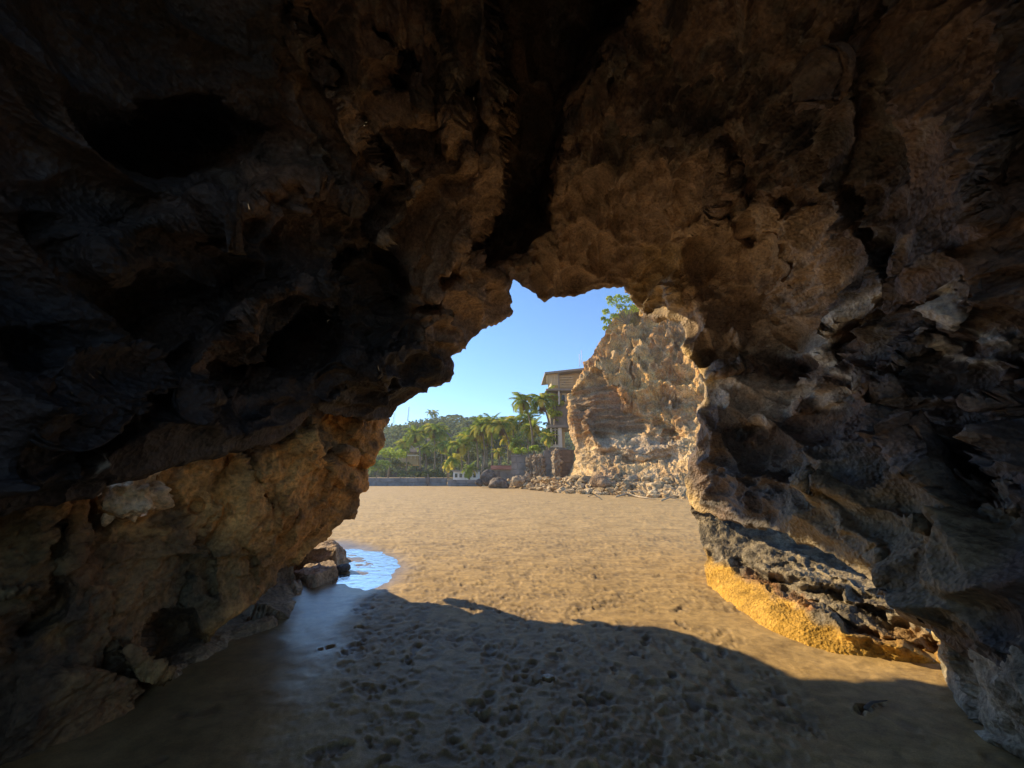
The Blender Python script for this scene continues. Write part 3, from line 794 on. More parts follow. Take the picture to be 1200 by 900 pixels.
# two-tier block on the wet sand by the left outcrop
def box_rock(name, V8, mat, seed, colr, amp=.03, n=22):
    """hewn block from eight corners, bevelled by rounding and roughened"""
    Vv = np.array(V8, float); pts = []; faces = []
    fq = [(0, 1, 5, 4), (1, 2, 6, 5), (2, 3, 7, 6), (3, 0, 4, 7), (4, 5, 6, 7), (3, 2, 1, 0)]
    k = 0
    for a, b, c_, d_ in fq:
        u, v = np.meshgrid(np.linspace(0, 1, n), np.linspace(0, 1, n)); u = u[..., None]; v = v[..., None]
        P = (1 - u) * (1 - v) * Vv[a] + u * (1 - v) * Vv[b] + u * v * Vv[c_] + (1 - u) * v * Vv[d_]
        idx = np.arange(n * n).reshape(n, n) + k
        faces.append(np.stack([idx[:-1, :-1], idx[:-1, 1:], idx[1:, 1:], idx[1:, :-1]], -1).reshape(-1, 4)); pts.append(P.reshape(-1, 3)); k += n * n
    P = np.concatenate(pts); Fq = np.concatenate(faces)
    key = np.round(P, 5); u_, inv = np.unique(key, axis=0, return_inverse=True); P = u_; Fq = inv.reshape(-1)[Fq]
    c0 = P.mean(0)
    N = vnormals(P, Fq)
    if ((P - c0) * N).sum(1).mean() < 0: N = -N; Fq = Fq[:, ::-1]
    ext = (P.max(0) - P.min(0)) / 2
    rr = (np.abs((P - (P.max(0) + P.min(0)) / 2) / ext) ** 6).sum(1)
    P = P - (P - c0) * (0.10 * np.clip(rr - 1.0, 0, 2))[:, None]
    P = P + N * (amp * 1.5 * fbm(P, 3.2, 5, seed, .6) + amp * (worley(P, 4., seed) - .5))[:, None]
    t = sstep(-.3, .3, fbm(P, 4.0, 4, 5.))
    T = mix(C(colr[0]) * np.ones_like(P), C(colr[1]), t)
    return link(name, np_mesh(name, P, Fq, True, {'tint': T}), None, mat)
bk = ((.30, .20, .115), (.42, .29, .18))
# upper block
g = [Pg(333, 668), Pg(397, 672), None, None]
def col_at(px, py, Y): p = PY(px, py, Y); return p
A0 = PY(326, 640, 7.4); A1 = PY(398, 637, 7.2)
V8 = [(A0[0], 7.2, -.1), (A1[0], 6.95, -.1), (A1[0] + .05, 7.9, -.1), (A0[0], 8.1, -.1),
      PY(330, 645, 7.3), PY(396, 641, 7.05), PY(390, 633, 7.9), PY(340, 634, 8.0)]
hl = box_rock('sun_leak_blocker', [(-7.5, 4.8, -1), (-3.75, 4.8, -1), (-3.75, 7.2, -1), (-7.5, 7.4, -1), (-7.3, 5.0, 3.3), (-3.9, 5.0, 3.2), (-3.95, 7.0, 3.2), (-7.3, 7.2, 3.4)], M_OCHRE, 25., bk, .12, 40)  # hidden block added behind the outcrop to stop sun leaking onto the ledge
tag(hl, kind='structure')
tag(box_rock('rock_block', V8, M_OCHRE, 5., bk, .05), "brown block with a rounded top, rear one of two beside the pool", "rock")
B = lambda px, py: Pg(px, py)
f0, f1 = Pg(368, 688), Pg(397, 676)
l0 = Pg(344, 676)
V8 = [(l0[0], l0[1], -.1), (f0[0], f0[1], -.1), (f1[0], f1[1], -.1), (f1[0] - .35, 7.4, -.1),
      PY(345, 671, l0[1]), PY(369, 674, f0[1]), PY(396, 661, f1[1]), PY(372, 655, 7.4)]
tag(box_rock('rock_block', V8, M_OCHRE, 15., ((.26, .18, .12), (.38, .27, .18)), .03), "low flat-topped wet block, front one of two beside the pool", "rock")
p = Pg(402, 668); o = blob('stone', (p[0], p[1], .03), (.14, .12, .09), 77, M_OCHRE, 3, colr=((.08, .08, .08), (.13, .12, .11)))
tag(o, "small dark stone standing in the pool next to the rock blocks", "stone")
p = Pg(391, 676); 

# ================================================================== SAND
az_f = np.arange(-62, 62.01, 0.165)
az = np.concatenate([np.arange(-180, -62, 4.0), az_f, np.arange(66, 180.1, 4.0)])
# rows: even steps in the angle below the eye, then coarser
ang = np.concatenate([np.geomspace(70, 34, 10)[:-1], np.arange(34, 2.9, -0.115), np.geomspace(2.85, 0.03, 70)])
rr = EYE / np.tan(np.radians(ang))
AZ, RR = np.meshgrid(np.radians(az), rr)
GX, GY = RR * np.sin(AZ), RR * np.cos(AZ)
P = np.stack([GX.ravel(), GY.ravel(), np.zeros(GX.size)], -1)
amp_far = np.clip(RR.ravel() / 8, .4, 3)
near_k = np.exp(-(RR.ravel() / 60) ** 2)
H = 0.035 * perlin(P, .35, 3.) * near_k + 0.012 * fbm(P, 1.3, 3, 9.) * near_k
# world outlines of wet ground and pool
def gpoly(pts): return np.array([Pg(a, b)[:2] for a, b in pts])
wet_out = gpoly([(470, 650), (482, 664), (470, 682), (445, 694), (425, 700), (405, 730), (385, 780), (330, 850), (260, 920), (0, 980), (0, 860), (200, 780), (330, 690), (330, 645), (398, 632), (440, 640)])
pool_out = gpoly([(340, 640), (397, 640), (440, 644), (462, 652), (470, 662), (466, 673), (450, 684), (430, 690), (405, 689), (398, 684), (372, 686), (340, 676)])
x, y = P[:, 0], P[:, 1]
xw = x + .10 * perlin(P, 1.6, 5.) + .05 * perlin(P, 5., 15.); yw = y + .16 * perlin(P, 1.6, 25.) + .06 * perlin(P, 5., 35.)
def sd(poly): return polydist(xw, yw, poly, True) * np.where(inpoly(xw, yw, poly), 1, -1)
wet = sstep(-.35, .45, sd(wet_out))
pd = sd(pool_out); pool = sstep(-.35, .25, pd)
# long ripples: sand bars running across the pool
Pb = np.stack([x * 1.3, y * 2.6, x * 0], -1); Pb = vwarp(Pb, .9, .6, 3.)
bars = (1.1 * perlin(Pb, 1.0, 4.) + .6 * perlin(Pb, 2.7, 14.) + .35 * perlin(Pb, 6.1, 24.)) * sstep(.15, .8, pd)
H = H * (1 - .8 * pool) - pool * (0.034 - .030 * bars)
H -= 0.012 * wet * (1 - pool)
H += 0.004 * fbm(np.stack([x, y * 1.5, x * 0], -1), 6., 4, 71., .65) * (1 - wet) * np.exp(-(RR.ravel() / 14) ** 2)
# wind and water ripples over the open beach
rip = ridged(vwarp(np.stack([x * .7, y * 1.5, x * 0], -1), 1.2, .4), 2.2, 3, 3.) - .6
lit = sstep(4.5, 7., y) * (1 - wet)
far = RR.ravel()
H += 0.010 * rip * lit * np.clip(far / 7, 0, 2.2) * np.exp(-(far / 45) ** 2)
H += 0.010 * fbm(np.stack([x * .5, y * 1.2, x * 0], -1), 1.4, 4, 31.) * lit * np.clip(far / 10, 0, 3) * np.exp(-(far / 60) ** 2)
H = H.reshape(GX.shape); PIT = np.zeros_like(H)
azr = np.radians(az)
WN = (fbm(P * C([1, 1, 0]), 11, 3, 5., .7)).reshape(GX.shape)
def stamp(cx, cy_, rot, L, Wd, dep, rim=.35):
    r0 = math.hypot(cx, cy_); a0 = math.atan2(cx, cy_); rad = L * .75
    i0, i1 = np.searchsorted(rr, [r0 - rad, r0 + rad]); j0, j1 = np.searchsorted(azr, [a0 - rad / r0, a0 + rad / r0])
    if i1 <= i0 or j1 <= j0: return
    X = GX[i0:i1, j0:j1] - cx; Y = GY[i0:i1, j0:j1] - cy_
    c, s = math.cos(rot), math.sin(rot)
    a, b = (X * c + Y * s) / L * 2, (-X * s + Y * c) / Wd * 2
    e1 = ((a - .35) / .62) ** 2 + b ** 2; e2 = ((a + .62) / .36) ** 2 + (b / .72) ** 2
    e = np.minimum(e1, e2) + .5 * WN[i0:i1, j0:j1]
    e = np.maximum(e, .01)
    k = 1 - sstep(.55, 1.1, e)
    rm = np.exp(-((np.sqrt(e) - 1.25) / .22) ** 2)
    H[i0:i1, j0:j1] += -dep * k + dep * rim * rm
    PIT[i0:i1, j0:j1] = np.maximum(PIT[i0:i1, j0:j1], k * min(1, dep / .013))
traffic = gpoly([(450, 700), (500, 700), (640, 712), (850, 740), (930, 800), (960, 850), (900, 960), (420, 1000), (330, 930), (390, 850), (400, 770)])
rs = np.random.default_rng(4)
n = 0; tries = 0
while n < 950 and tries < 20000:
    tries += 1
    cx, cy_ = rs.uniform(-2.6, 3.2), rs.uniform(2.2, 6.0)
    ok = inpoly(C([cx]), C([cy_]), traffic)[0]
    if not ok and rs.random() > .012: continue
    cl = perlin(C([[cx * .9, cy_ * .9, 2.]]))[0]
    if rs.random() > .62 + 1.0 * cl: continue
    n += 1
    small = rs.random() < .45
    L = rs.uniform(.09, .17) if small else rs.uniform(.22, .29)
    stamp(cx, cy_, rs.normal(math.pi / 2, .7) if rs.random() < .75 else rs.uniform(0, 6.3), L, L * rs.uniform(.34, .6), rs.uniform(.002, .007) * (2.2 if rs.random() < .08 else 1), rs.uniform(.2, .6))
for k in range(4200):
    yy = rs.uniform(5., 12.) if k % 2 else rs.uniform(8, 30.); xx = rs.uniform(-.5, .62) * yy
    L = rs.uniform(.13, .27)
    if inpoly(C([xx]), C([yy]), wet_out)[0]: continue
    stamp(xx, yy, rs.uniform(0, 6.3), L, L * rs.uniform(.35, .7), rs.uniform(.002, .009), .5)
for (a, b, rot, L, Wd, dep) in [(1012, 832, .5, .16, .09, .03), (1030, 826, .2, .12, .03, .02), (638, 797, 0., .2, .06, .03), (383, 757, .5, .17, .05, .02), (420, 735, .7, .13, .05, .02), (425, 722, .7, .1, .05, .015)]:
    p = Pg(a, b); stamp(p[0], p[1], rot, L, Wd, dep, .4)
Hf = H.ravel() + 0.004 * fbm(P, 9, 3, 2., .6) * np.exp(-(far / 12) ** 2) * (1 - .7 * wet)
P[:, 2] = Hf
# far beach rises a little to the foot of the trees
P[:, 2] += 1.2 * sstep(62, 95, y) + 2.5 * sstep(110, 400, y)
nr, na = GX.shape
idx = np.arange(nr * na).reshape(nr, na)
Fg = np.stack([idx[:-1, :-1], idx[:-1, 1:], idx[1:, 1:], idx[1:, :-1]], -1).reshape(-1, 4)[:, ::-1]
damp = 1 - sstep(3.9, 6.5, y + .35 * x + .5 * perlin(P, .6, 4.))
me = np_mesh('sand', P, Fg, True, {'damp': damp, 'wet': wet, 'pit': PIT.ravel()})
# close the disc under the camera
cidx = [int(i) for i in idx[0]]
m, nt, b = newmat("sand")
geo = N_(nt, 'ShaderNodeNewGeometry'); pos = geo.outputs['Position']
aw = N_(nt, 'ShaderNodeAttribute', attribute_name='wet'); ap = N_(nt, 'ShaderNodeAttribute', attribute_name='pit')
n1 = noise_node(nt, 1.1, 8, .65, pos); n2 = noise_node(nt, 120, 4, .7, pos); n3 = noise_node(nt, 9, 6, .65, pos, .5)
r1 = ramp(nt, n1.outputs[0], [(.3, (.35, .228, .085)), (.7, (.48, .325, .138))])
r2 = ramp(nt, n2.outputs[0], [(.3, (.7, .7, .7)), (.7, (1.3, 1.3, 1.3))])
mpn = N_(nt, 'ShaderNodeMapping'); mpn.inputs['Scale'].default_value = (.45, 1.5, 1); nt.links.new(pos, mpn.inputs['Vector'])
n5 = noise_node(nt, 2.2, 9, .7, mpn.outputs[0], .6); r5 = ramp(nt, n5.outputs[0], [(.36, (.66, .64, .62)), (.5, (1, 1, 1)), (.66, (1.14, 1.12, 1.08))])
r3_ = ramp(nt, n3.outputs[0], [(.35, (.70, .70, .70)), (.62, (1.12, 1.12, 1.12))])
r3 = N_(nt, 'ShaderNodeMixRGB', blend_type='MULTIPLY'); r3.inputs[0].default_value = .8
nt.links.new(r3_.outputs[0], r3.inputs[1]); nt.links.new(r5.outputs[0], r3.inputs[2])
mm = N_(nt, 'ShaderNodeMixRGB', blend_type='MULTIPLY'); mm.inputs[0].default_value = 1
nt.links.new(r1.outputs[0], mm.inputs[1]); nt.links.new(r2.outputs[0], mm.inputs[2])
m3 = N_(nt, 'ShaderNodeMixRGB', blend_type='MULTIPLY'); m3.inputs[0].default_value = 1
nt.links.new(mm.outputs[0], m3.inputs[1]); nt.links.new(r3.outputs[0], m3.inputs[2])
mp = N_(nt, 'ShaderNodeMixRGB', blend_type='MIX')
pm = N_(nt, 'ShaderNodeMath', operation='MULTIPLY'); pm.inputs[1].default_value = .62
nt.links.new(ap.outputs['Fac'], pm.inputs[0]); nt.links.new(pm.outputs[0], mp.inputs[0])
nt.links.new(m3.outputs[0], mp.inputs[1]); mp.inputs[2].default_value = (.075, .06, .045, 1)
mw = N_(nt, 'ShaderNodeMixRGB', blend_type='MULTIPLY'); nt.links.new(aw.outputs['Fac'], mw.inputs[0])
nt.links.new(mp.outputs[0], mw.inputs[1]); mw.inputs[2].default_value = (.55, .58, .64, 1)
nt.links.new(mw.outputs[0], b.inputs['Base Color'])
ro = N_(nt, 'ShaderNodeMapRange'); ro.inputs['To Min'].default_value = .85; ro.inputs['To Max'].default_value = .36
ad_ = N_(nt, 'ShaderNodeAttribute', attribute_name='damp'); mxw = N_(nt, 'ShaderNodeMath', operation='MULTIPLY_ADD'); mxw.use_clamp = True; mxw.inputs[1].default_value = .38
nt.links.new(ad_.outputs['Fac'], mxw.inputs[0]); nt.links.new(aw.outputs['Fac'], mxw.inputs[2])
b.inputs['Specular IOR Level'].default_value = .6
nt.links.new(mxw.outputs[0], ro.inputs['Value']); nt.links.new(ro.outputs[0], b.inputs['Roughness'])
bp = N_(nt, 'ShaderNodeBump'); bp.inputs['Strength'].default_value = .35; bp.inputs['Distance'].default_value = .012
bs = N_(nt, 'ShaderNodeMapRange'); bs.inputs['To Min'].default_value = .4; bs.inputs['To Max'].default_value = .08
nt.links.new(aw.outputs['Fac'], bs.inputs['Value']); nt.links.new(bs.outputs[0], bp.inputs['Strength'])
nt.links.new(n3.outputs[0], bp.inputs['Height'])
bp2 = N_(nt, 'ShaderNodeBump'); bp2.inputs['Strength'].default_value = .2; bp2.inputs['Distance'].default_value = .003
nt.links.new(n2.outputs[0], bp2.inputs['Height']); nt.links.new(bp.outputs[0], bp2.inputs['Normal'])
nt.links.new(bp2.outputs[0], b.inputs['Normal'])
sand = link('sand', me, None, m); tag(sand, kind='structure')

# pool of sea water
m, nt, b = newmat("water")
nt.nodes.remove(b)
tr = N_(nt, 'ShaderNodeBsdfTransparent'); tr.inputs[0].default_value = (.80, .90, .93, 1)
gl = N_(nt, 'ShaderNodeBsdfGlossy'); gl.inputs['Roughness'].default_value = .13
fr = N_(nt, 'ShaderNodeFresnel'); fr.inputs['IOR'].default_value = 1.34
geo = N_(nt, 'ShaderNodeNewGeometry'); nn = noise_node(nt, 7, 4, .5, geo.outputs['Position'], .5)
bp = N_(nt, 'ShaderNodeBump'); bp.inputs['Strength'].default_value = .5; bp.inputs['Distance'].default_value = .03
nt.links.new(nn.outputs[0], bp.inputs['Height']); nt.links.new(bp.outputs[0], gl.inputs['Normal']); nt.links.new(bp.outputs[0], fr.inputs['Normal'])
mx = N_(nt, 'ShaderNodeMixShader'); nt.links.new(fr.outputs[0], mx.inputs[0]); nt.links.new(tr.outputs[0], mx.inputs[1]); nt.links.new(gl.outputs[0], mx.inputs[2])
nt.links.new(mx.outputs[0], nt.nodes['Material Output'].inputs['Surface'])
mm_ = (pool.reshape(GX.shape) > .25)
fq = idx[:-1, :-1][mm_[:-1, :-1]]; i, j = fq // na, fq % na
Fw = np.stack([idx[i, j], idx[i, j + 1], idx[i + 1, j + 1], idx[i + 1, j]], -1)[:, ::-1]
Pw = P.copy(); Pw[:, 2] = -.026
v_, f_ = compact(Pw, Fw)
tag(link('pool_water', np_mesh('pool_water', v_, f_), None, m), kind='structure')
print('sand', time.time() - T0)

# ================================================================== DISTANT CLIFF
cl_out = [(654, 600), (658, 577), (665, 566), (672, 552), (675, 538), (673, 524), (669, 512), (666, 500), (665, 488), (667, 474), (669, 462), (675, 452), (682, 440), (686, 427), (692, 416), (700, 405), (708, 394),
    (714, 381), (722, 371), (731, 364), (742, 359), (756, 352), (775, 340), (830, 325), (900, 330), (900, 620)]
cl_c = [PY(655, 590, 44), PY(657, 575, 45), PY(665, 540, 46), PY(660, 495, 46.5), PY(664, 462, 47), PY(681, 426, 48), PY(705, 391, 49), PY(731, 364, 50), PY(775, 345, 50), PY(860, 335, 48),
        PY(690, 580, 37), PY(740, 582, 33), PY(790, 584, 30.5), PY(860, 588, 27), PY(690, 600, 36), PY(790, 610, 30), PY(700, 545, 40), PY(740, 545, 37), PY(790, 545, 34), PY(740, 520, 39), PY(790, 515, 36.5),
        PY(700, 500, 42), PY(750, 480, 40.5), PY(800, 470, 38), PY(720, 440, 43.5), PY(770, 420, 42), PY(820, 420, 40), PY(690, 460, 43), PY(850, 520, 33)]
CLF = [('pocket', [(671, 458), (700, 438), (722, 458), (732, 482), (757, 490), (757, 516), (700, 518), (686, 508), (676, 486)], 9, .7),
       ('ridge', [(672, 455), (700, 436), (728, 463), (735, 480)], 2.5, 1.6),
       ('ridge', [(690, 485), (684, 497), (690, 510), (702, 520)], 2.0, 1.8),
       ('groove', [(770, 490), (800, 515), (790, 520)], 4, 1.4),
       ('pocket', [(777, 500), (790, 500), (795, 520), (775, 520)], 3, 1.2),
       ('groove', [(705, 532), (740, 536), (780, 540)], 3, .8),
       ('ridge', [(700, 524), (740, 526), (800, 528)], 3, .8),
       ('groove', [(745, 370), (757, 400), (750, 430)], 4, 1.3),
       ('groove', [(768, 385), (775, 420), (780, 450)], 4, 1.2), ('groove', [(740, 400), (735, 430), (742, 455)], 4, 1.1), ('groove', [(790, 400), (795, 440), (785, 480)], 4, 1.2),
       ('groove', [(715, 395), (708, 425)], 4, 1.1)]
def cliff_disp(P, N, px, py):
    S = P * C([1, 1, .38]); W = vwarp(S, .25, 1.2, 3.)
    up = sstep(5.5, 9.0, P[:, 2])
    flat = np.clip(polyin(px, py, CLF[0][1], 6), 0, 1)
    W2 = vwarp(P * C([1, 1, .22]), .5, .5, 13.)
    f1, f2 = worley(vwarp(P * C([1, 1, .7]), .8, .4), .8, 19., True)
    h = up * (1.7 * (ridged(W2, .42, 4, 5.) - .6) + .7 * (ridged(W2, 1.3, 3, 15.) - .6)) + (1 - up) * (.45 * faceted(P * C([1, 1, 1.6]), .5, 8.) + .35 * faceted(P * C([1, 1, 1.4]), 1.3, 18.))
    h += .35 * np.exp(-5 * (f2 - f1)) * up + .24 * faceted(P * C([1, 1, 1.8]), 1.5, 4.) + .2 * faceted(P * C([1, 1, 1.6]), 3.2, 14.) + .26 * fbm(P, 1.4, 5, 9., .68) - .2
    strata = ridged(vwarp(P, .3, .4, 8.) * C([.10, .10, 1.15]) + .0, 1.0, 3, 6.) - .6
    return h * (1 - .8 * flat) * .6 + .42 * strata * (.6 + flat)
def cliff_tint(P, N):
    t = sstep(-.3, .3, fbm(P * C([1, 1, .5]), .35, 4, 4.)); t2 = sstep(0., .4, fbm(P, .9, 4, 14.)); lo = 1 - sstep(4, 9, P[:, 2])
    c = mix(C([.46, .235, .085]) * np.ones_like(P), C([.62, .385, .155]), t)
    c = mix(c, C([.58, .44, .25]), lo * .6)
    st = sstep(.05, .45, perlin(vwarp(P, .3, .4, 8.) * C([.08, .08, 1.1]), 1.0, 5.))
    c = mix(c, C([.28, .19, .11]), st * .55)
    return mix(c, C([.66, .52, .34]), t2 * .35)
CLT = [('area', [(669, 462), (700, 438), (724, 458), (734, 482), (760, 488), (752, 510), (695, 516), (676, 495)], 8, (.20, .14, .10), .75),  # shadow below the cliff outcrop painted as a dark panel
       ('area', [(694, 552), (715, 545), (735, 555), (732, 578), (700, 580)], 4, (.28, .19, .12), .7),
       ('area', [(700, 515), (800, 515), (800, 540), (700, 535)], 6, (.38, .33, .28), .5),
       ('area', [(730, 362), (750, 355), (765, 366), (745, 378), (728, 374)], 4, (.30, .26, .10), .5)]
o = simple_sheet('cliff', cl_out, cl_c, 0.78, cliff_disp, cliff_tint, M_CLIFF, (1.0, [(0.01, 0.005), (0.04, 0.04), (0.1, 0.1), (0.2, 0.2)]), CLF, CLT, 1.6, 21, cull=-1.5)
tag(o, kind='structure')
print('cliff', time.time() - T0)

# ================================================================== FAR SHORE
def gz(y):
    y = float(y); f = lambda a, b: min(max((y - a) / (b - a), 0), 1)
    t1, t2 = f(62, 95), f(110, 400)
    return 1.2 * t1 * t1 * (3 - 2 * t1) + 2.5 * t2 * t2 * (3 - 2 * t2)
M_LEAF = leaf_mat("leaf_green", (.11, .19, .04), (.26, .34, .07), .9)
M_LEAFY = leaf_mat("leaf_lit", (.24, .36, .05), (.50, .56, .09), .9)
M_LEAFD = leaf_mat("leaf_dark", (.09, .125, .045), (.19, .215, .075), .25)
M_FROND = leaf_mat("frond_green", (.13, .21, .04), (.36, .42, .07), .5)
M_FRONDY = leaf_mat("frond_yellow", (.46, .48, .08), (.64, .52, .10), .5)
M_DRY = leaf_mat("frond_dry", (.24, .15, .07), (.34, .23, .11), .5)
M_BARK = flat_mat("bark", (.22, .18, .13), .9, .3, 2.0, .3)
M_PLASTER = flat_mat("plaster_cream", (.52, .42, .25), .8, .12, .8, .1)
M_WHITE = flat_mat("white_paint", (.78, .77, .72), .6, .06, .8, .05)
M_SLABC = flat_mat("concrete", (.28, .25, .21), .85, .2, .8, .2)
M_GREY = flat_mat("grey_masonry", (.23, .21, .19), .9, .35, .7, .4)
M_GREYB = flat_mat("sea_wall_stone", (.20, .20, .20), .9, .35, .9, .4)
M_DARKST = flat_mat("dark_masonry", (.15, .105, .075), .9, .45, 1.2, .6)
M_RED = flat_mat("red_roof", (.34, .16, .12), .8, .2, .8, .1)
M_THATCH = flat_mat("thatch", (.14, .12, .11), .95, .3, 1.2, .5)
M_GLASS, _nt, _b = newmat("window_glass"); _b.inputs['Base Color'].default_value = (.03, .05, .045, 1); _b.inputs['Roughness'].default_value = .08
M_STEEL = flat_mat("painted_steel", (.55, .55, .55), .5, .05, 1, .02)
M_WOODD = flat_mat("driftwood", (.42, .33, .22), .85, .2, 3, .3)
BOXF = [(0, 1, 5, 4), (1, 2, 6, 5), (2, 3, 7, 6), (3, 0, 4, 7), (4, 5, 6, 7), (3, 2, 1, 0)]
def boxmesh(name, x0, x1, y0, y1, z0, z1, zr=None, bev=0.0):
    """box; zr lifts the right-hand top (sloping roofs)"""
    zr = z1 if zr is None else zr; dz = (zr - z1)
    V = [(x0, y0, z0), (x1, y0, z0 + (dz if zr != z1 else 0)), (x1, y1, z0 + dz), (x0, y1, z0), (x0, y0, z1), (x1, y0, zr), (x1, y1, zr), (x0, y1, z1)]
    me = py_mesh(name, V, BOXF)
    if bev:
        bm = bmesh.new(); bm.from_mesh(me); bmesh.ops.bevel(bm, geom=bm.edges[:], offset=bev, segments=2, affect='EDGES'); bm.to_mesh(me); bm.free()
    return me
def bpx(name, parent, mat, px0, px1, py0, py1, Y, dep, pyr=None, off=(0, 0, 0), bev=0.0):
    """box whose front fills the given picture rectangle at distance Y"""
    cx = (px0 + px1) / 2
    a, b_ = PY(px0, (py0 + py1) / 2, Y), PY(px1, (py0 + py1) / 2, Y)
    z0, z1 = PY(cx, py1, Y)[2], PY(cx, py0, Y)[2]
    zr = None if pyr is None else PY(cx, pyr, Y)[2]
    L = parent.location if parent else (0, 0, 0)
    me = boxmesh(name, a[0] - L[0], b_[0] - L[0], Y - L[1], Y + dep - L[1], z0 - L[2], z1 - L[2], None if zr is None else zr - L[2], bev)
    return link(name, me, parent, mat)
def tube(name, pts, rad, mat, parent=None, sides=7, smooth=True):
    pts = [Vector(p) for p in pts]; V = []; F = []
    for i, p in enumerate(pts):
        t = (pts[min(i + 1, len(pts) - 1)] - pts[max(i - 1, 0)]).normalized()
        u = t.orthogonal().normalized() if i == 0 else (u - t * u.dot(t)).normalized(); w = t.cross(u)
        r = rad[i] if hasattr(rad, '__len__') else rad
        for k in range(sides):
            a = 2 * math.pi * k / sides; V.append(p + u * math.cos(a) * r + w * math.sin(a) * r)
    for i in range(len(pts) - 1):
        for k in range(sides):
            F.append((i * sides + k, i * sides + (k + 1) % sides, (i + 1) * sides + (k + 1) % sides, (i + 1) * sides + k))
    F.append(tuple(range(sides))[::-1]); F.append(tuple(range((len(pts) - 1) * sides, len(pts) * sides)))
    return link(name, py_mesh(name, V, F, smooth), parent, mat)

# hill and the wood that covers it
def crest(x):
    pts = [(-160, 8), (-110, 13), (-75, 20), (-50, 25), (-35, 27.5), (-18, 28), (0, 24), (20, 20), (60, 20), (160, 24)]
    return np.interp(x, [p[0] for p in pts], [p[1] for p in pts])
hx, hy = np.meshgrid(np.linspace(-170, 170, 90), np.linspace(105, 330, 60))
def hillz(x, y):
    return crest(x) * sstep(100, 190, y) * (1 - .35 * sstep(210, 330, y)) - 1 + 1.5 * perlin(np.stack([np.ravel(x), np.ravel(y), np.zeros(np.size(x))], -1), .03).reshape(np.shape(x))
hz = hillz(hx, hy)
ii = np.arange(hx.size).reshape(hx.shape)
Fh = np.stack([ii[:-1, :-1], ii[:-1, 1:], ii[1:, 1:], ii[1:, :-1]], -1).reshape(-1, 4)
M_SOIL = flat_mat("hill_soil", (.09, .075, .05), .95, .3, .1, .2)
tag(link('hill', np_mesh('hill', np.stack([hx, hy, hz], -1).reshape(-1, 3), Fh), None, M_SOIL), kind='structure')

def leaf_cloud(centers, radii, n, size, rs, flat=.75, up=.35):
    """leaf quads on and in ellipsoidal clumps"""
    Vs = []
    for c, r in zip(centers, radii):
        d = rs.normal(size=(n, 3)); d /= np.linalg.norm(d, axis=1, keepdims=True)
        d[:, 2] = np.where(d[:, 2] < -up, -d[:, 2], d[:, 2])
        rad = rs.uniform(.55, 1.08, n) ** .6
        p = C(c) + d * rad[:, None] * C([r, r, r * flat]) if np.isscalar(r) else C(c) + d * rad[:, None] * C(r)
        nrm = d + rs.normal(size=(n, 3)) * .8; nrm /= np.linalg.norm(nrm, axis=1, keepdims=True)
        t = np.cross(nrm, rs.normal(size=(n, 3))); t /= np.linalg.norm(t, axis=1, keepdims=True); b2 = np.cross(nrm, t)
        s = size * rs.uniform(.6, 1.3, n)[:, None]
        Vs.append(np.stack([p - t * s * .5, p + b2 * s * .32, p + t * s * .5, p - b2 * s * .32], 1))
    V = np.concatenate(Vs).reshape(-1, 3); F = np.arange(len(V)).reshape(-1, 4)
    return V, F
rs = np.random.default_rng(12)
cen, rad = [], []
for k in range(900):
    yy = rs.uniform(112, 240); xx = rs.uniform(-.62, .22) * yy
    r = rs.uniform(2.2, 4.6)
    cen.append((xx, yy, float(hillz(C([xx]), C([yy]))[0]) + r * .45)); rad.append(r)
V_, F_ = leaf_cloud(cen, rad, 75, 1.25, rs, .7)
tag(link('woodland', np_mesh('woodland', V_, F_, False), None, M_LEAFD), kind='stuff')

def tree(name, px, py, rx, ry, Y, mat, label, group=None, nclump=9, n=110, leaf=.42, seed=0, zb=None, cat='tree', stems=1, flatc=.7):
    rs = np.random.default_rng(seed + int(px * 7 + py))
    c = PY(px, py, Y); s = Y / FPX * 1.03
    RX, RZ = rx * s, ry * s
    zb = gz(Y) if zb is None else zb
    e = empty(name, (c[0], Y, zb), label, cat, group)
    L = C([c[0], Y, zb]); cc = c - L
    cen, rad = [], []
    for k in range(nclump):
        a = rs.uniform(0, 6.28); q = rs.uniform(.15, .8)
        r = rs.uniform(.32, .52) * min(RX, RZ * 1.6)
        cen.append((cc[0] + math.cos(a) * q * RX, math.sin(a) * q * RX * .8, cc[2] + rs.uniform(-.55, .75) * max(RZ - r * .6, .1))); rad.append(r)
    V_, F_ = leaf_cloud(cen, rad, n, leaf, rs, flatc)
    link('crown', np_mesh('crown', V_, F_, False), e, mat)
    pts = [(0, 0, -.3), (rs.uniform(-.2, .2), 0, cc[2] * .4), (cc[0] * .5 + rs.uniform(-.2, .2), .1, max(cc[2] - RZ * .3, .5))]
    r0 = max(.10, .035 * (cc[2] + RZ)); tr = tube('trunk', pts, [r0, r0 * .8, r0 * .55], M_BARK, e)
    for k in range(4):
        tube('limb', [pts[2], tuple((C(pts[2]) + C(cen[k])) / 2 + C([0, 0, .1])), cen[k]], [r0 * .45, r0 * .3, r0 * .12], M_BARK, e, 5)
    return e
G1 = 'trees on the far shore'
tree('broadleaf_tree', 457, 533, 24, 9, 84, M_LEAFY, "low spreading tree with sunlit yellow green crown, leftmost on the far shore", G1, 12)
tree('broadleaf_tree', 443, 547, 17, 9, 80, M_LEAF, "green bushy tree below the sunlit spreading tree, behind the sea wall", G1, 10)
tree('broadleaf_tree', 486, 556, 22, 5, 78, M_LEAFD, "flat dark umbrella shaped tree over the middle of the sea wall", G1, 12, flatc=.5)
tree('broadleaf_tree', 512, 556, 12, 6, 79, M_LEAFD, "small dark tree at the right end of the sea wall", G1, 8)
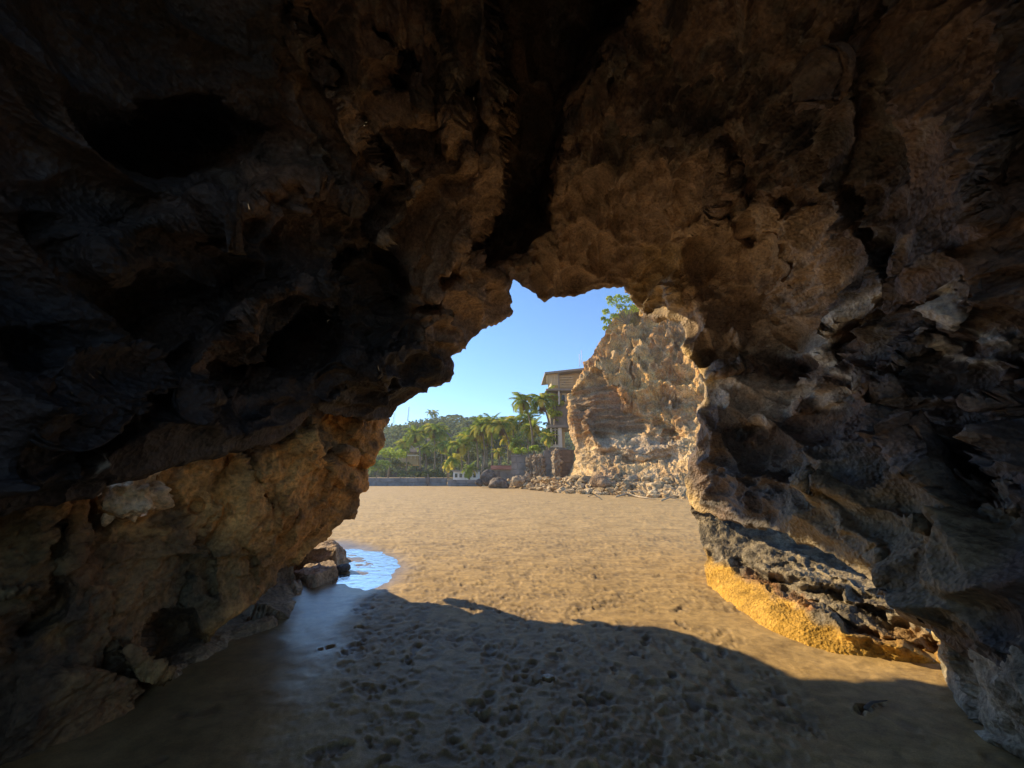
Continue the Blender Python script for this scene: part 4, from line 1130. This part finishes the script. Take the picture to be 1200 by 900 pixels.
tree('broadleaf_tree', 470, 545, 20, 9, 88, M_LEAFD, "dark tree under the thatched roof behind the umbrella shaped tree", G1)
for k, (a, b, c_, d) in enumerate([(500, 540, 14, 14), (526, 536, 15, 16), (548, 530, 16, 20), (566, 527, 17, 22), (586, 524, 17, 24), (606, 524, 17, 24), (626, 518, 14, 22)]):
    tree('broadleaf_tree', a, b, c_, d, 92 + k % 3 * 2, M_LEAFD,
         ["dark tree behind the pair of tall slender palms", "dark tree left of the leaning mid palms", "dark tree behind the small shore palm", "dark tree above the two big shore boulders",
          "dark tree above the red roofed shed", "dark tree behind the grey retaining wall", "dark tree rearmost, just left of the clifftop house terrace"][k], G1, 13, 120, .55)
tree('broadleaf_tree', 650, 484, 11, 24, 61, M_LEAFY, "tall bright green tree in front of the clifftop house against the cliff", G1, 14, 90, .32, zb=4.5)
tree('broadleaf_tree', 640, 505, 9, 12, 60, M_LEAF, "small green tree beside the white framed terrace window", G1, 8, 80, .3, zb=4.5)
tree('hedge_bush', 612, 529, 11, 5, 56.5, M_LEAFY, "bright green leafy bush on top of the grey retaining wall", None, 9, 90, .3, zb=4.0, cat='bush')
tree('hedge_bush', 630, 526, 11, 4, 56.8, M_LEAFY, "bright green leafy bush at the right, below the leaning palm trunk", None, 9, 90, .3, zb=4.2, cat='bush')
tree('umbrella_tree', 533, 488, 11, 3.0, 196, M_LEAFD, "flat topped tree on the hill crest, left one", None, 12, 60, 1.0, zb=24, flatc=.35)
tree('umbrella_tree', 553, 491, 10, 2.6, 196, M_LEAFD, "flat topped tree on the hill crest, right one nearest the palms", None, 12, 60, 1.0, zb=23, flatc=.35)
# crest shrub over the near cliff
rs = np.random.default_rng(5)
def shrub():
    Y = 47.6; b0 = PY(735, 372, Y)
    e = empty('cliff_shrub', tuple(b0), "leafy light green shrub growing on top of the brown cliff", 'shrub')
    cen = []; rad = []
    for (a, b, r) in [(718, 356, 7), (710, 366, 5), (724, 350, 6), (733, 352, 7), (742, 352, 7), (728, 362, 7), (738, 364, 8), (712, 378, 5), (707, 374, 3), (720, 372, 6), (745, 362, 7), (714, 350, 4), (752, 360, 8), (709, 385, 3.5), (748, 350, 7)]:
        cen.append(PY(a, b, Y + rs.uniform(-.6, .6)) - b0); rad.append(r * Y / FPX)
    V_, F_ = leaf_cloud(cen, rad, 120, .30, rs, .9)
    link('foliage', np_mesh('foliage', V_, F_, False), e, M_LEAFY)
    for c in cen: tube('stem', [(0, 0, -1.0), tuple(C(c) * .5 + C([0, 0, .05])), tuple(c)], [.06, .04, .015], M_BARK, e, 5)
shrub()
# ------------------------------------------------------------------ palms
def frond_mesh(name, L, droop, seed, mat):
    rs = np.random.default_rng(seed); V = []; F = []
    n = 15; pts = []; a = .55; p = C([0., 0., 0.])
    for i in range(n + 1):
        pts.append(p.copy()); st = L / n
        p = p + st * C([math.cos(a), 0, math.sin(a)]); a -= droop / n * (1 + .8 * i / n)
    pts = C(pts)
    for i in range(n):
        w0, w1 = .05 * (1 - i / n) + .012, .05 * (1 - (i + 1) / n) + .012; k = len(V)
        V += [pts[i] + C([0, w0, 0]), pts[i] - C([0, w0, 0]), pts[i + 1] - C([0, w1, 0]), pts[i + 1] + C([0, w1, 0])]; F.append((k, k + 1, k + 2, k + 3))
    for i in range(2, n + 1):
        t = i / n; ll = L * .30 * math.sin(math.pi * min(1, t * .85 + .12)) ** .7 * rs.uniform(.8, 1.15)
        d = pts[i] - pts[i - 1]; d /= np.linalg.norm(d)
        for sgn in (1, -1):
            for h in (0, .5):
                b0 = pts[i] - d * h * L / n
                tip = b0 + d * ll * .55 + C([0, sgn * ll * .75, -ll * rs.uniform(.25, .6)])
                mid = (b0 + tip) / 2 + C([0, 0, ll * .06]); k = len(V); w = d * .055
                V += [b0 - w, b0 + w, mid + w * 1.1, tip, mid - w * 1.1]; F.append((k, k + 1, k + 2, k + 3, k + 4))
    me = py_mesh(name, V, F); me.materials.append(mat); return me
FR_G = [frond_mesh('frond', 3.3, d, i, M_FROND) for i, d in enumerate((1.0, 1.7, 2.2))]
FR_Y = [frond_mesh('frond', 3.1, d, i + 5, M_FRONDY) for i, d in enumerate((1.3, 2.0))]
FR_D = [frond_mesh('frond', 2.8, 2.6, 9, M_DRY)]
def palm(px, py, bx, by, Y, label, s=1.0, yellow=.25, nf=19, seed=0, group='palm trees on the far shore', dry=3, big=None):
    rs = random.Random(seed * 13 + int(px))
    top = PY(px, py, Y); bs = PY(bx, by, Y); base = C([bs[0], Y, min(bs[2], top[2] - 1.2) - .3])
    e = empty('palm_tree', tuple(base), label, 'palm tree', group)
    t = top - base
    bend = C([t[0] * .15 + rs.uniform(-.15, .15), 0, 0])
    pts = [tuple(t * k / 7 + (C([-t[0], 0, 0]) * .35 * math.sin(math.pi * k / 7) if abs(t[0]) > .4 else bend * 0)) for k in range(8)]
    tube('trunk', pts, [.22 * s + .06] + [(.17 - .006 * k) * (.5 + .5 * s) for k in range(1, 8)], M_BARK, e, 8)
    for k in range(nf):
        q = k / nf; tilt = -.75 + 1.75 * q + rs.uniform(-.1, .1) - .15
        me = rs.choice(FR_Y if rs.random() < yellow else FR_G)
        o = bpy.data.objects.new('frond', me); COL.objects.link(o); o.parent = e
        o.location = tuple(t); o.rotation_euler = (rs.uniform(-.25, .25), tilt, k * 2.399 + rs.uniform(-.2, .2)); o.scale = (s * rs.uniform(.85, 1.1),) * 3
    for k in range(dry):
        o = bpy.data.objects.new('frond', FR_D[0]); COL.objects.link(o); o.parent = e; o['label'] = 'dry brown hanging frond'
        o.location = tuple(t - C([0, 0, .15])); o.rotation_euler = (0, 1.25, k * 2.1 + rs.uniform(-.4, .4)); o.scale = (s * .85,) * 3
    cl = []
    return e
PL = [ # crown px, py, base px, py, Y, size, yellow share, label
 (613, 470, 624, 524, 61, .95, .1, "tall palm with a sparse crown, left of the pair against the sky"),
 (635, 470, 646, 524, 60, 1.1, .15, "tall palm leaning right in front of the clifftop house"),
 (588, 499, 598, 537, 66, 1.1, .45, "palm with orange yellow lower fronds and a leaning trunk behind the grey wall"),
 (576, 498, 577, 545, 68, 1.0, .35, "palm left of the orange fronded leaning palm, straight trunk"),
 (564, 500, 568, 546, 70, 1.0, .35, "palm in the cluster above the big shore boulders"),
 (556, 507, 560, 548, 72, .95, .3, "leftmost palm of the dense cluster above the boulders"),
 (601, 495, 603, 540, 72, 1.0, .1, "green palm between the leaning palm and the tall sparse one"),
 (624, 503, 626, 530, 64, .85, .35, "short palm between the two tall skyline palms"),
 (643, 513, 644, 528, 58, .6, .4, "small palm beside the bright green tree by the terrace"),
 (538, 522, 541, 553, 70, .95, .3, "mid height palm left of the boulder cluster with drooping crown"),
 (532, 539, 534, 556, 68, .75, .5, "low yellow green palm beside the small white house"),
 (550, 550, 550, 560, 64, .6, .3, "small palm sprouting in front of the white house"),
 (487, 509, 492, 548, 84, 1.15, .35, "left palm of the tall slender group on the left, yellow fronds"),
 (508, 504, 509, 550, 84, 1.15, .35, "middle palm of the tall slender group on the left"),
 (516, 508, 517, 550, 86, 1.1, .5, "right palm of the tall slender group on the left"),
 (498, 526, 499, 550, 88, .85, .1, "shorter dark palm between the tall slender ones"),
 (526, 545, 526, 558, 74, .65, .55, "small yellow palm at the right end of the sea wall"),
 (604, 520, 606, 545, 63, .7, .15, "low green palm behind the grey retaining wall"),
 (547, 514, 549, 550, 76, 1.0, .35, "palm between the mid height palm and the dense cluster"),
 (570, 515, 571, 546, 74, .85, .45, "lower yellow palm under the dense cluster"),
 (595, 512, 596, 542, 75, .9, .3, "lower palm behind the leaning orange fronded palm"),
 (618, 492, 619, 530, 70, 1.0, .3, "palm behind the two tall skyline palms"),
 (521, 522, 522, 552, 82, .95, .4, "palm right of the tall slender group"),
 (474, 520, 476, 550, 86, .9, .3, "leftmost palm of the far shore, left of the slender group"),
 (584, 530, 585, 548, 66, .6, .5, "short yellow palm above the red roofed shed"),
]
for k, (a, b, c_, d, Y, s, ye, lab) in enumerate(PL):
    palm(a, b, c_, d, Y, lab, s, ye, 21 if s > .8 else 16, k, dry=3 if s > .8 else 1)
for k, (a, b) in enumerate([(504, 484), (509, 485)]):
    palm(a, b, a, b + 8, 190, ["tiny palm tuft on the hill crest, left of two", "tiny palm tuft on the hill crest, right of two"][k], 1.1, .1, 12, 50 + k, 'palms on the hill crest', 0)

# ------------------------------------------------------------------ buildings
Y = 60
p0 = PY(660, 470, Y)
h = empty('clifftop_house', (p0[0], Y, p0[2]), "cream flat roofed house with timber screens on the cliff top", 'house')
bpx('roof', h, M_SLABC, 638.5, 690, 436, 438.2, Y - .6, 8, 430.5)
bpx('wall', h, M_PLASTER, 646, 690, 437.5, 456, Y + 1.2, 6)
for k in range(5):
    bpx('screen_board', h, M_PLASTER, 640.5 + k * 2.75, 643.0 + k * 2.75, 438.5 - k * .35, 449.5 + (2 if k > 1 else 0), Y, .12)
for k in range(5):
    bpx('screen_slat', h, M_PLASTER, 656.2, 672, 440.2 + k * 2.9, 441.5 + k * 2.9, Y + .1, .1)
a_, b_ = PY(656.5, 453, Y + .3), PY(671, 440, Y + .3)
tube('brace', [tuple(a_ - C(h.location)), tuple(b_ - C(h.location))], .06, M_SLABC, h, 5)
bpx('column', h, M_SLABC, 654.4, 655.6, 437, 455.4, Y - .1, .25)
bpx('balcony_slab', h, M_SLABC, 640, 690, 455.4, 457.6, Y - .5, 7)
bpx('wall', h, M_PLASTER, 647, 690, 458, 474, Y + 1.6, 5)
bpx('balcony_panel', h, M_SLABC, 641.5, 647, 457.6, 465, Y + .6, .2)
bpx('column', h, M_STEEL, 654.2, 656, 457.6, 474, Y - .2, .25)
bpx('foundation', h, M_GREY, 645, 695, 474, 502, Y + 1.4, 5.5)
for k in range(2):
    w = bpx('window', h, M_WHITE, 659 + k * 7, 664 + k * 7, 460, 470, Y + 1.5, .08); 
    l = link('pane', None or boxmesh('pane', *( [PY(659.6 + k * 7, 465, Y)[0] - p0[0], PY(663.4 + k * 7, 465, Y)[0] - p0[0], 1.44, 1.49, PY(660, 469.3, Y)[2] - p0[2], PY(660, 460.7, Y)[2] - p0[2]])), w, M_GLASS)
Y = 59
p0 = PY(652, 526, Y)
h = empty('terrace_room', (p0[0], Y, p0[2]), "white framed terrace room with tall glass openings below the clifftop house", 'house')
bpx('roof', h, M_SLABC, 642, 664, 498, 501, Y - .4, 5)
bpx('wall', h, M_PLASTER, 644, 662, 501, 526, Y + 1.5, 3)
for x0, x1 in ((645.2, 646.8), (650.5, 651.3), (654.5, 658.6)): bpx('post', h, M_WHITE, x0, x1, 501, 525.6, Y, .25)
bpx('sill', h, M_WHITE, 645, 659, 522.2, 524, Y - .05, .35)
w = bpx('window', h, M_WHITE, 647.2, 654.2, 503, 522, Y + .5, .1)
bpx('pane', None, M_GLASS, 647.8, 653.6, 504, 521, Y + .46, .03).parent = w
w.children[0].matrix_parent_inverse = Matrix.Translation(-Vector(h.location))
bpx('parapet', h, M_GREY, 641, 664, 524.5, 527, Y - .5, .4)
# retaining walls
def masonry(name, px0, px1, py0, py1, Y, dep, mat, label, bw=.75, bh=.42, cat='wall', jit=.05, seed=1):
    rs = random.Random(seed)
    cx = (px0 + px1) / 2; x0, x1 = PY(px0, py1, Y)[0], PY(px1, py1, Y)[0]; z0, z1 = PY(cx, py1, Y)[2] - .3, PY(cx, py0, Y)[2]
    e = empty(name, ((x0 + x1) / 2, Y, z0), label, cat)
    link('core', boxmesh('core', x0 - e.location.x + .06, x1 - e.location.x - .06, .10, dep, 0, z1 - z0 - .08), e, mat)
    z = 0; row = 0
    protos = []
    for k in range(5):
        me = boxmesh('stone', -.5, .5, 0, .16, 0, 1, bev=.06); 
        for v in me.vertices: v.co += Vector((rs.uniform(-.03, .03), rs.uniform(-.02, .02), rs.uniform(-.03, .03)))
        me.materials.append(mat); protos.append(me)
    while z < z1 - z0 - .1:
        hh = min(bh * rs.uniform(.8, 1.25), z1 - z0 - z); x = x0 + (-.3 if row % 2 else 0)
        while x < x1 - .1:
            w_ = bw * rs.uniform(.7, 1.4); a = max(x, x0); b = min(x + w_, x1)
            if b - a > .15:
                o = bpy.data.objects.new('stone', rs.choice(protos)); COL.objects.link(o); o.parent = e
                o.location = ((a + b) / 2 - e.location.x, rs.uniform(-jit, jit), z); o.scale = (b - a - .04, 1, hh - .04)
            x += w_
        z += hh; row += 1
    return e
masonry('retaining_wall', 599, 619, 532.5, 560, 56, 2.5, M_GREY, "grey stone retaining wall block beside the red roofed shed", 1.3, .8, seed=3)
masonry('retaining_wall', 638, 653, 527, 561, 54, 3, M_GREY, "pale grey retaining wall under the white framed terrace room", 1.2, .8, seed=4)
masonry('retaining_wall', 656, 674, 526.5, 562, 52, 3, M_DARKST, "dark brown retaining wall in shade against the cliff", .9, .5, seed=5)
rk = ((.30, .22, .15), (.44, .35, .24))
def prect(px0, px1, py0, py1, Y, dep):
    a, b_ = PY(px0, py1, Y), PY(px1, py1, Y); z1 = PY((px0 + px1) / 2, py0, Y)[2]
    return [(a[0], Y, a[2] - .6), (b_[0], Y, a[2] - .6), (b_[0], Y + dep, a[2] - .6), (a[0], Y + dep, a[2] - .6), (a[0], Y + .2, z1), (b_[0], Y + .2, z1), (b_[0], Y + dep, z1), (a[0], Y + dep, z1)]
for k, (a, b, c_, d, Yp, lab) in enumerate([(618, 627, 533, 564, 54.5, "eroded sunlit rock pier next to the grey retaining wall"), (626, 639, 534, 566, 53.5, "broad eroded rock pier between two retaining walls"), (650, 657.5, 528, 566, 51.5, "narrow rock pier beside the dark retaining wall")]):
    o = box_rock('rock_pier', prect(a, b, c_, d, Yp, 2.2), M_CLIFF, 40 + k, rk, .30, 26); tag(o, lab, 'rock')
# shore boulders
db = ((.10, .085, .075), (.19, .16, .135))
for k, (a, b, rx, rz, Yb, colr, lab) in enumerate([(573, 559, 12, 10, 56, db, "big dark boulder with pale streaks at the far end of the beach"), (584, 566, 14, 7, 52, ((.16, .13, .105), (.26, .21, .17)), "low grey boulder in front of the big dark one"),
      (562, 566, 6, 5, 54, db, "small dark boulder, left edge of the far boulder group"), (608, 564, 9, 8, 50, rk, "tan rounded boulder at the foot of the grey retaining wall"), (617, 559, 4, 6, 50, rk, "upright tan stone between the wall and the rock pier"),
      (714, 567, 20, 12, 35.8, ((.26, .175, .11), (.36, .25, .16)), "large brown rounded boulder at the base of the cliff"), (741, 566, 10, 11, 34.5, ((.30, .24, .17), (.40, .32, .23)), "upright greyish boulder right of the large brown one at the cliff base"),
      (650, 572, 5, 4, 43, rk, "small tan boulder at the left foot of the cliff"), (672, 574, 6, 5, 40, rk, "tan boulder on the rubble left of the large brown boulder"), (632, 569, 5, 4, 47, rk, "small tan boulder in front of the broad rock pier"),
      (760, 571, 8, 7, 33, rk, "angular tan boulder at the cliff base right of the greyish one"), (783, 573, 8, 7, 31.5, rk, "rightmost tan boulder at the cliff base beside the cave mouth")]):
    p = PY(a, b, Yb); s = Yb / FPX
    o = blob('boulder', tuple(p), (rx * s, rx * s * .8, rz * s), 100 + k, M_CLIFF, 4, 12, .16, k * .7, colr); tag(o, lab, 'boulder')
# talus, too many to count
rs = np.random.default_rng(3)
bm = bmesh.new(); bmesh.ops.create_icosphere(bm, subdivisions=1, radius=1); U = np.array([v.co[:] for v in bm.verts]); Fi = np.array([[v.index for v in f.verts] for f in bm.faces]); bm.free()
Vs, Fs, n0 = [], [], 0
for k in range(600):
    t = rs.random(); a = np.interp(t, [0, .3, 1], [600, 660, 805]); b = np.interp(t, [0, .3, 1], [571, 577.5, 584]); g_ = Pg(a, b)
    back = rs.random() ** 1.5 * 4.0; s = rs.uniform(.10, .45) * (1 if rs.random() < .9 else 1.6)
    c = g_ + C([rs.normal() * .3, back, back * .34 + s * .1]) - C([0, .7, 0])
    r = U * (1 + .3 * rs.normal(size=(len(U), 1))) * C([rs.uniform(.7, 1.3), rs.uniform(.7, 1.3), rs.uniform(.4, .8)]) * s
    Vs.append(r + c); Fs.append(Fi + n0); n0 += len(U)
Vt = np.concatenate(Vs)
T = mix(C([.34, .24, .13]) * np.ones_like(Vt), C([.60, .45, .27]), np.repeat(rs.random(600), len(U)))
tag(link('rubble', np_mesh('rubble', Vt, np.concatenate(Fs), False, {'tint': T}), None, M_CLIFF), kind='stuff')
for pts, r, lab in [([(689, 583), (696, 582), (704, 586)], .06, "short pale driftwood branch left on the sand under the cliff"), ([(722, 583), (735, 581.5), (750, 583.5), (768, 586)], .07, "long pale driftwood branch on the sand under the cliff"),
                    ([(775, 588), (786, 586), (800, 588)], .05, "pale driftwood branch at the right near the cave mouth")]:
    W = []
    for i, (a, b) in enumerate(pts): g_ = Pg(a, b); W.append((g_[0], g_[1], .07 + (.12 if i == 1 else 0)))
    c0 = C(W[0]); e = tube('driftwood', [tuple(C(w) - c0) for w in W], [r] * (len(W) - 1) + [r * .4], M_WOODD); e.location = tuple(c0); tag(e, lab, 'driftwood')
# red roofed shed, small white house, thatched house
Y = 62; p0 = PY(588, 560, Y)
h = empty('shed', (p0[0], Y, p0[2] - .5), "low shed with a faded red roof behind the far boulders", 'shed')
bpx('wall', h, M_GREY, 578, 600, 550, 564, Y, 3); bpx('roof', h, M_RED, 575, 601, 545.5, 550, Y - .5, 4.5)
w = bpx('door', h, M_THATCH, 583, 586, 552, 562, Y - .06, .05)
Y = 67; p0 = PY(545, 562, Y)
h = empty('white_house', (p0[0], Y, p0[2] - .5), "small white beach house with dark windows among low palms", 'house')
bpx('wall', h, M_WHITE, 531, 560, 552.5, 564, Y, 4); bpx('roof', h, M_SLABC, 529.5, 561, 550.8, 552.5, Y - .4, 5)
for k in range(5): bpx('window', h, M_GLASS, 533 + k * 5.4, 536 + k * 5.4, 555, 559.5, Y - .05, .06)
Y = 90; p0 = PY(478, 540, Y)
h = empty('thatched_house', (p0[0], Y, gz(Y)), "beach house with grey thatched roof and pale railing among trees", 'house')
zt = PY(478, 521, Y)[2] - gz(Y); zm = PY(478, 530, Y)[2] - gz(Y); xa, xb = PY(463, 530, Y)[0] - p0[0], PY(493, 530, Y)[0] - p0[0]
link('roof', py_mesh('roof', [(xa, -.5, zm), (xb, -.5, zm), (xb, 6, zm), (xa, 6, zm), (xa * .35, 2.7, zt), (xb * .35, 2.7, zt)], [(0, 1, 5, 4), (1, 2, 5), (2, 3, 4, 5), (3, 0, 4), (3, 2, 1, 0)]), h, M_THATCH)
bpx('wall', h, M_PLASTER, 467, 490, 530, 545, Y + .8, 4)
bpx('railing', h, M_WHITE, 466, 492, 533, 534.4, Y - .3, .1)
for k in range(6): bpx('railing_post', h, M_WHITE, 467 + k * 4.8, 467.5 + k * 4.8, 534.4, 538, Y - .3, .1)
masonry('sea_wall', 380, 523, 559.5, 568.6, 64, 1.0, M_GREYB, "long low grey stone sea wall across the far left beach", 2.2, .8, seed=9)
masonry('kerb_wall', 524, 562, 562, 567.5, 62.5, .8, M_GREYB, "low dark stone kerb to the left of the far boulders", 1.6, .5, seed=10)
Y = 63.4; a, b = PY(501, 569, Y), PY(501, 556, Y)
h = empty('post', (a[0], Y, a[2] - .2), "dark signpost in front of the grey sea wall", 'post')
tube('pole', [(0, 0, 0), (0, 0, b[2] - a[2] + .3)], .08, M_THATCH, h); link('box', boxmesh('box', -.3, .3, -.2, .05, .4, 1.5), h, M_THATCH)
# masts
def mast(px, py0, py1, Y, label, w=.5):
    a, b = PY(px, py1, Y), PY(px, py0, Y); H_ = b[2] - a[2]
    e = empty('radio_mast', tuple(a), label, 'mast')
    for k in range(3):
        t = k * 2.094; tube('leg', [(w * math.cos(t), w * math.sin(t), 0), (w * .5 * math.cos(t), w * .5 * math.sin(t), H_)], .10, M_STEEL, e, 5)
    for k in range(8):
        z = H_ * k / 8; f = w * (1 - .5 * k / 8); g_ = w * (1 - .5 * (k + 1) / 8)
        tube('brace', [(f * math.cos((k % 3) * 2.094), f * math.sin((k % 3) * 2.094), z), (g_ * math.cos((k % 3 + 1) * 2.094), g_ * math.sin((k % 3 + 1) * 2.094), z + H_ / 8)], .06, M_STEEL, e, 4)
mast(478, 476, 494, 220, "thin lattice radio mast on the hill, right of two")
mast(461, 483, 500, 215, "thin lattice radio mast on the hill, left of two beside the cave edge", .8)
for a, b, c_, lab in [(682, 410, 428, "thin white aerial at the cliff edge, taller one"), (679.5, 415, 430, "thin white aerial at the cliff edge, shorter one")]:
    p, q_ = PY(a, c_, 51), PY(a, b, 51); o = tube('aerial', [(0, 0, 0), (0, 0, q_[2] - p[2])], .035, M_WHITE); o.location = tuple(p); tag(o, lab, 'aerial')
# small things on the sand in front
g_ = Pg(1014, 832); g2 = Pg(1040, 823)
e = tube('twig', [(0, 0, 0), tuple((g2 - g_) * .4 + C([0, .01, .015])), tuple(g2 - g_ + C([0, 0, .004]))], [.012, .009, .003], M_THATCH); e.location = (g_[0], g_[1], .008)
tag(e, "short dark twig lying on the shaded sand at the lower right", "twig")
g_ = Pg(641, 793)
o = blob('stone', (g_[0], g_[1], .006), (.055, .03, .014), 88, M_OCHRE, 3, colr=((.55, .52, .48), (.68, .64, .6)))
tag(o, "small pale flat stone on the shaded sand near the centre", "stone")
# ------------------------------------------------------------------ sea haze
hb = boxmesh('haze', -230, 230, -25, 345, -3.5, 42)
m, nt, b = newmat("haze"); nt.nodes.remove(b)
pv = N_(nt, 'ShaderNodeVolumePrincipled'); pv.inputs['Density'].default_value = .0007; pv.inputs['Color'].default_value = (.93, .96, 1, 1)
nt.links.new(pv.outputs[0], nt.nodes['Material Output'].inputs['Volume'])
tag(link('haze', hb, None, m), kind='stuff')
print('all', time.time() - T0)
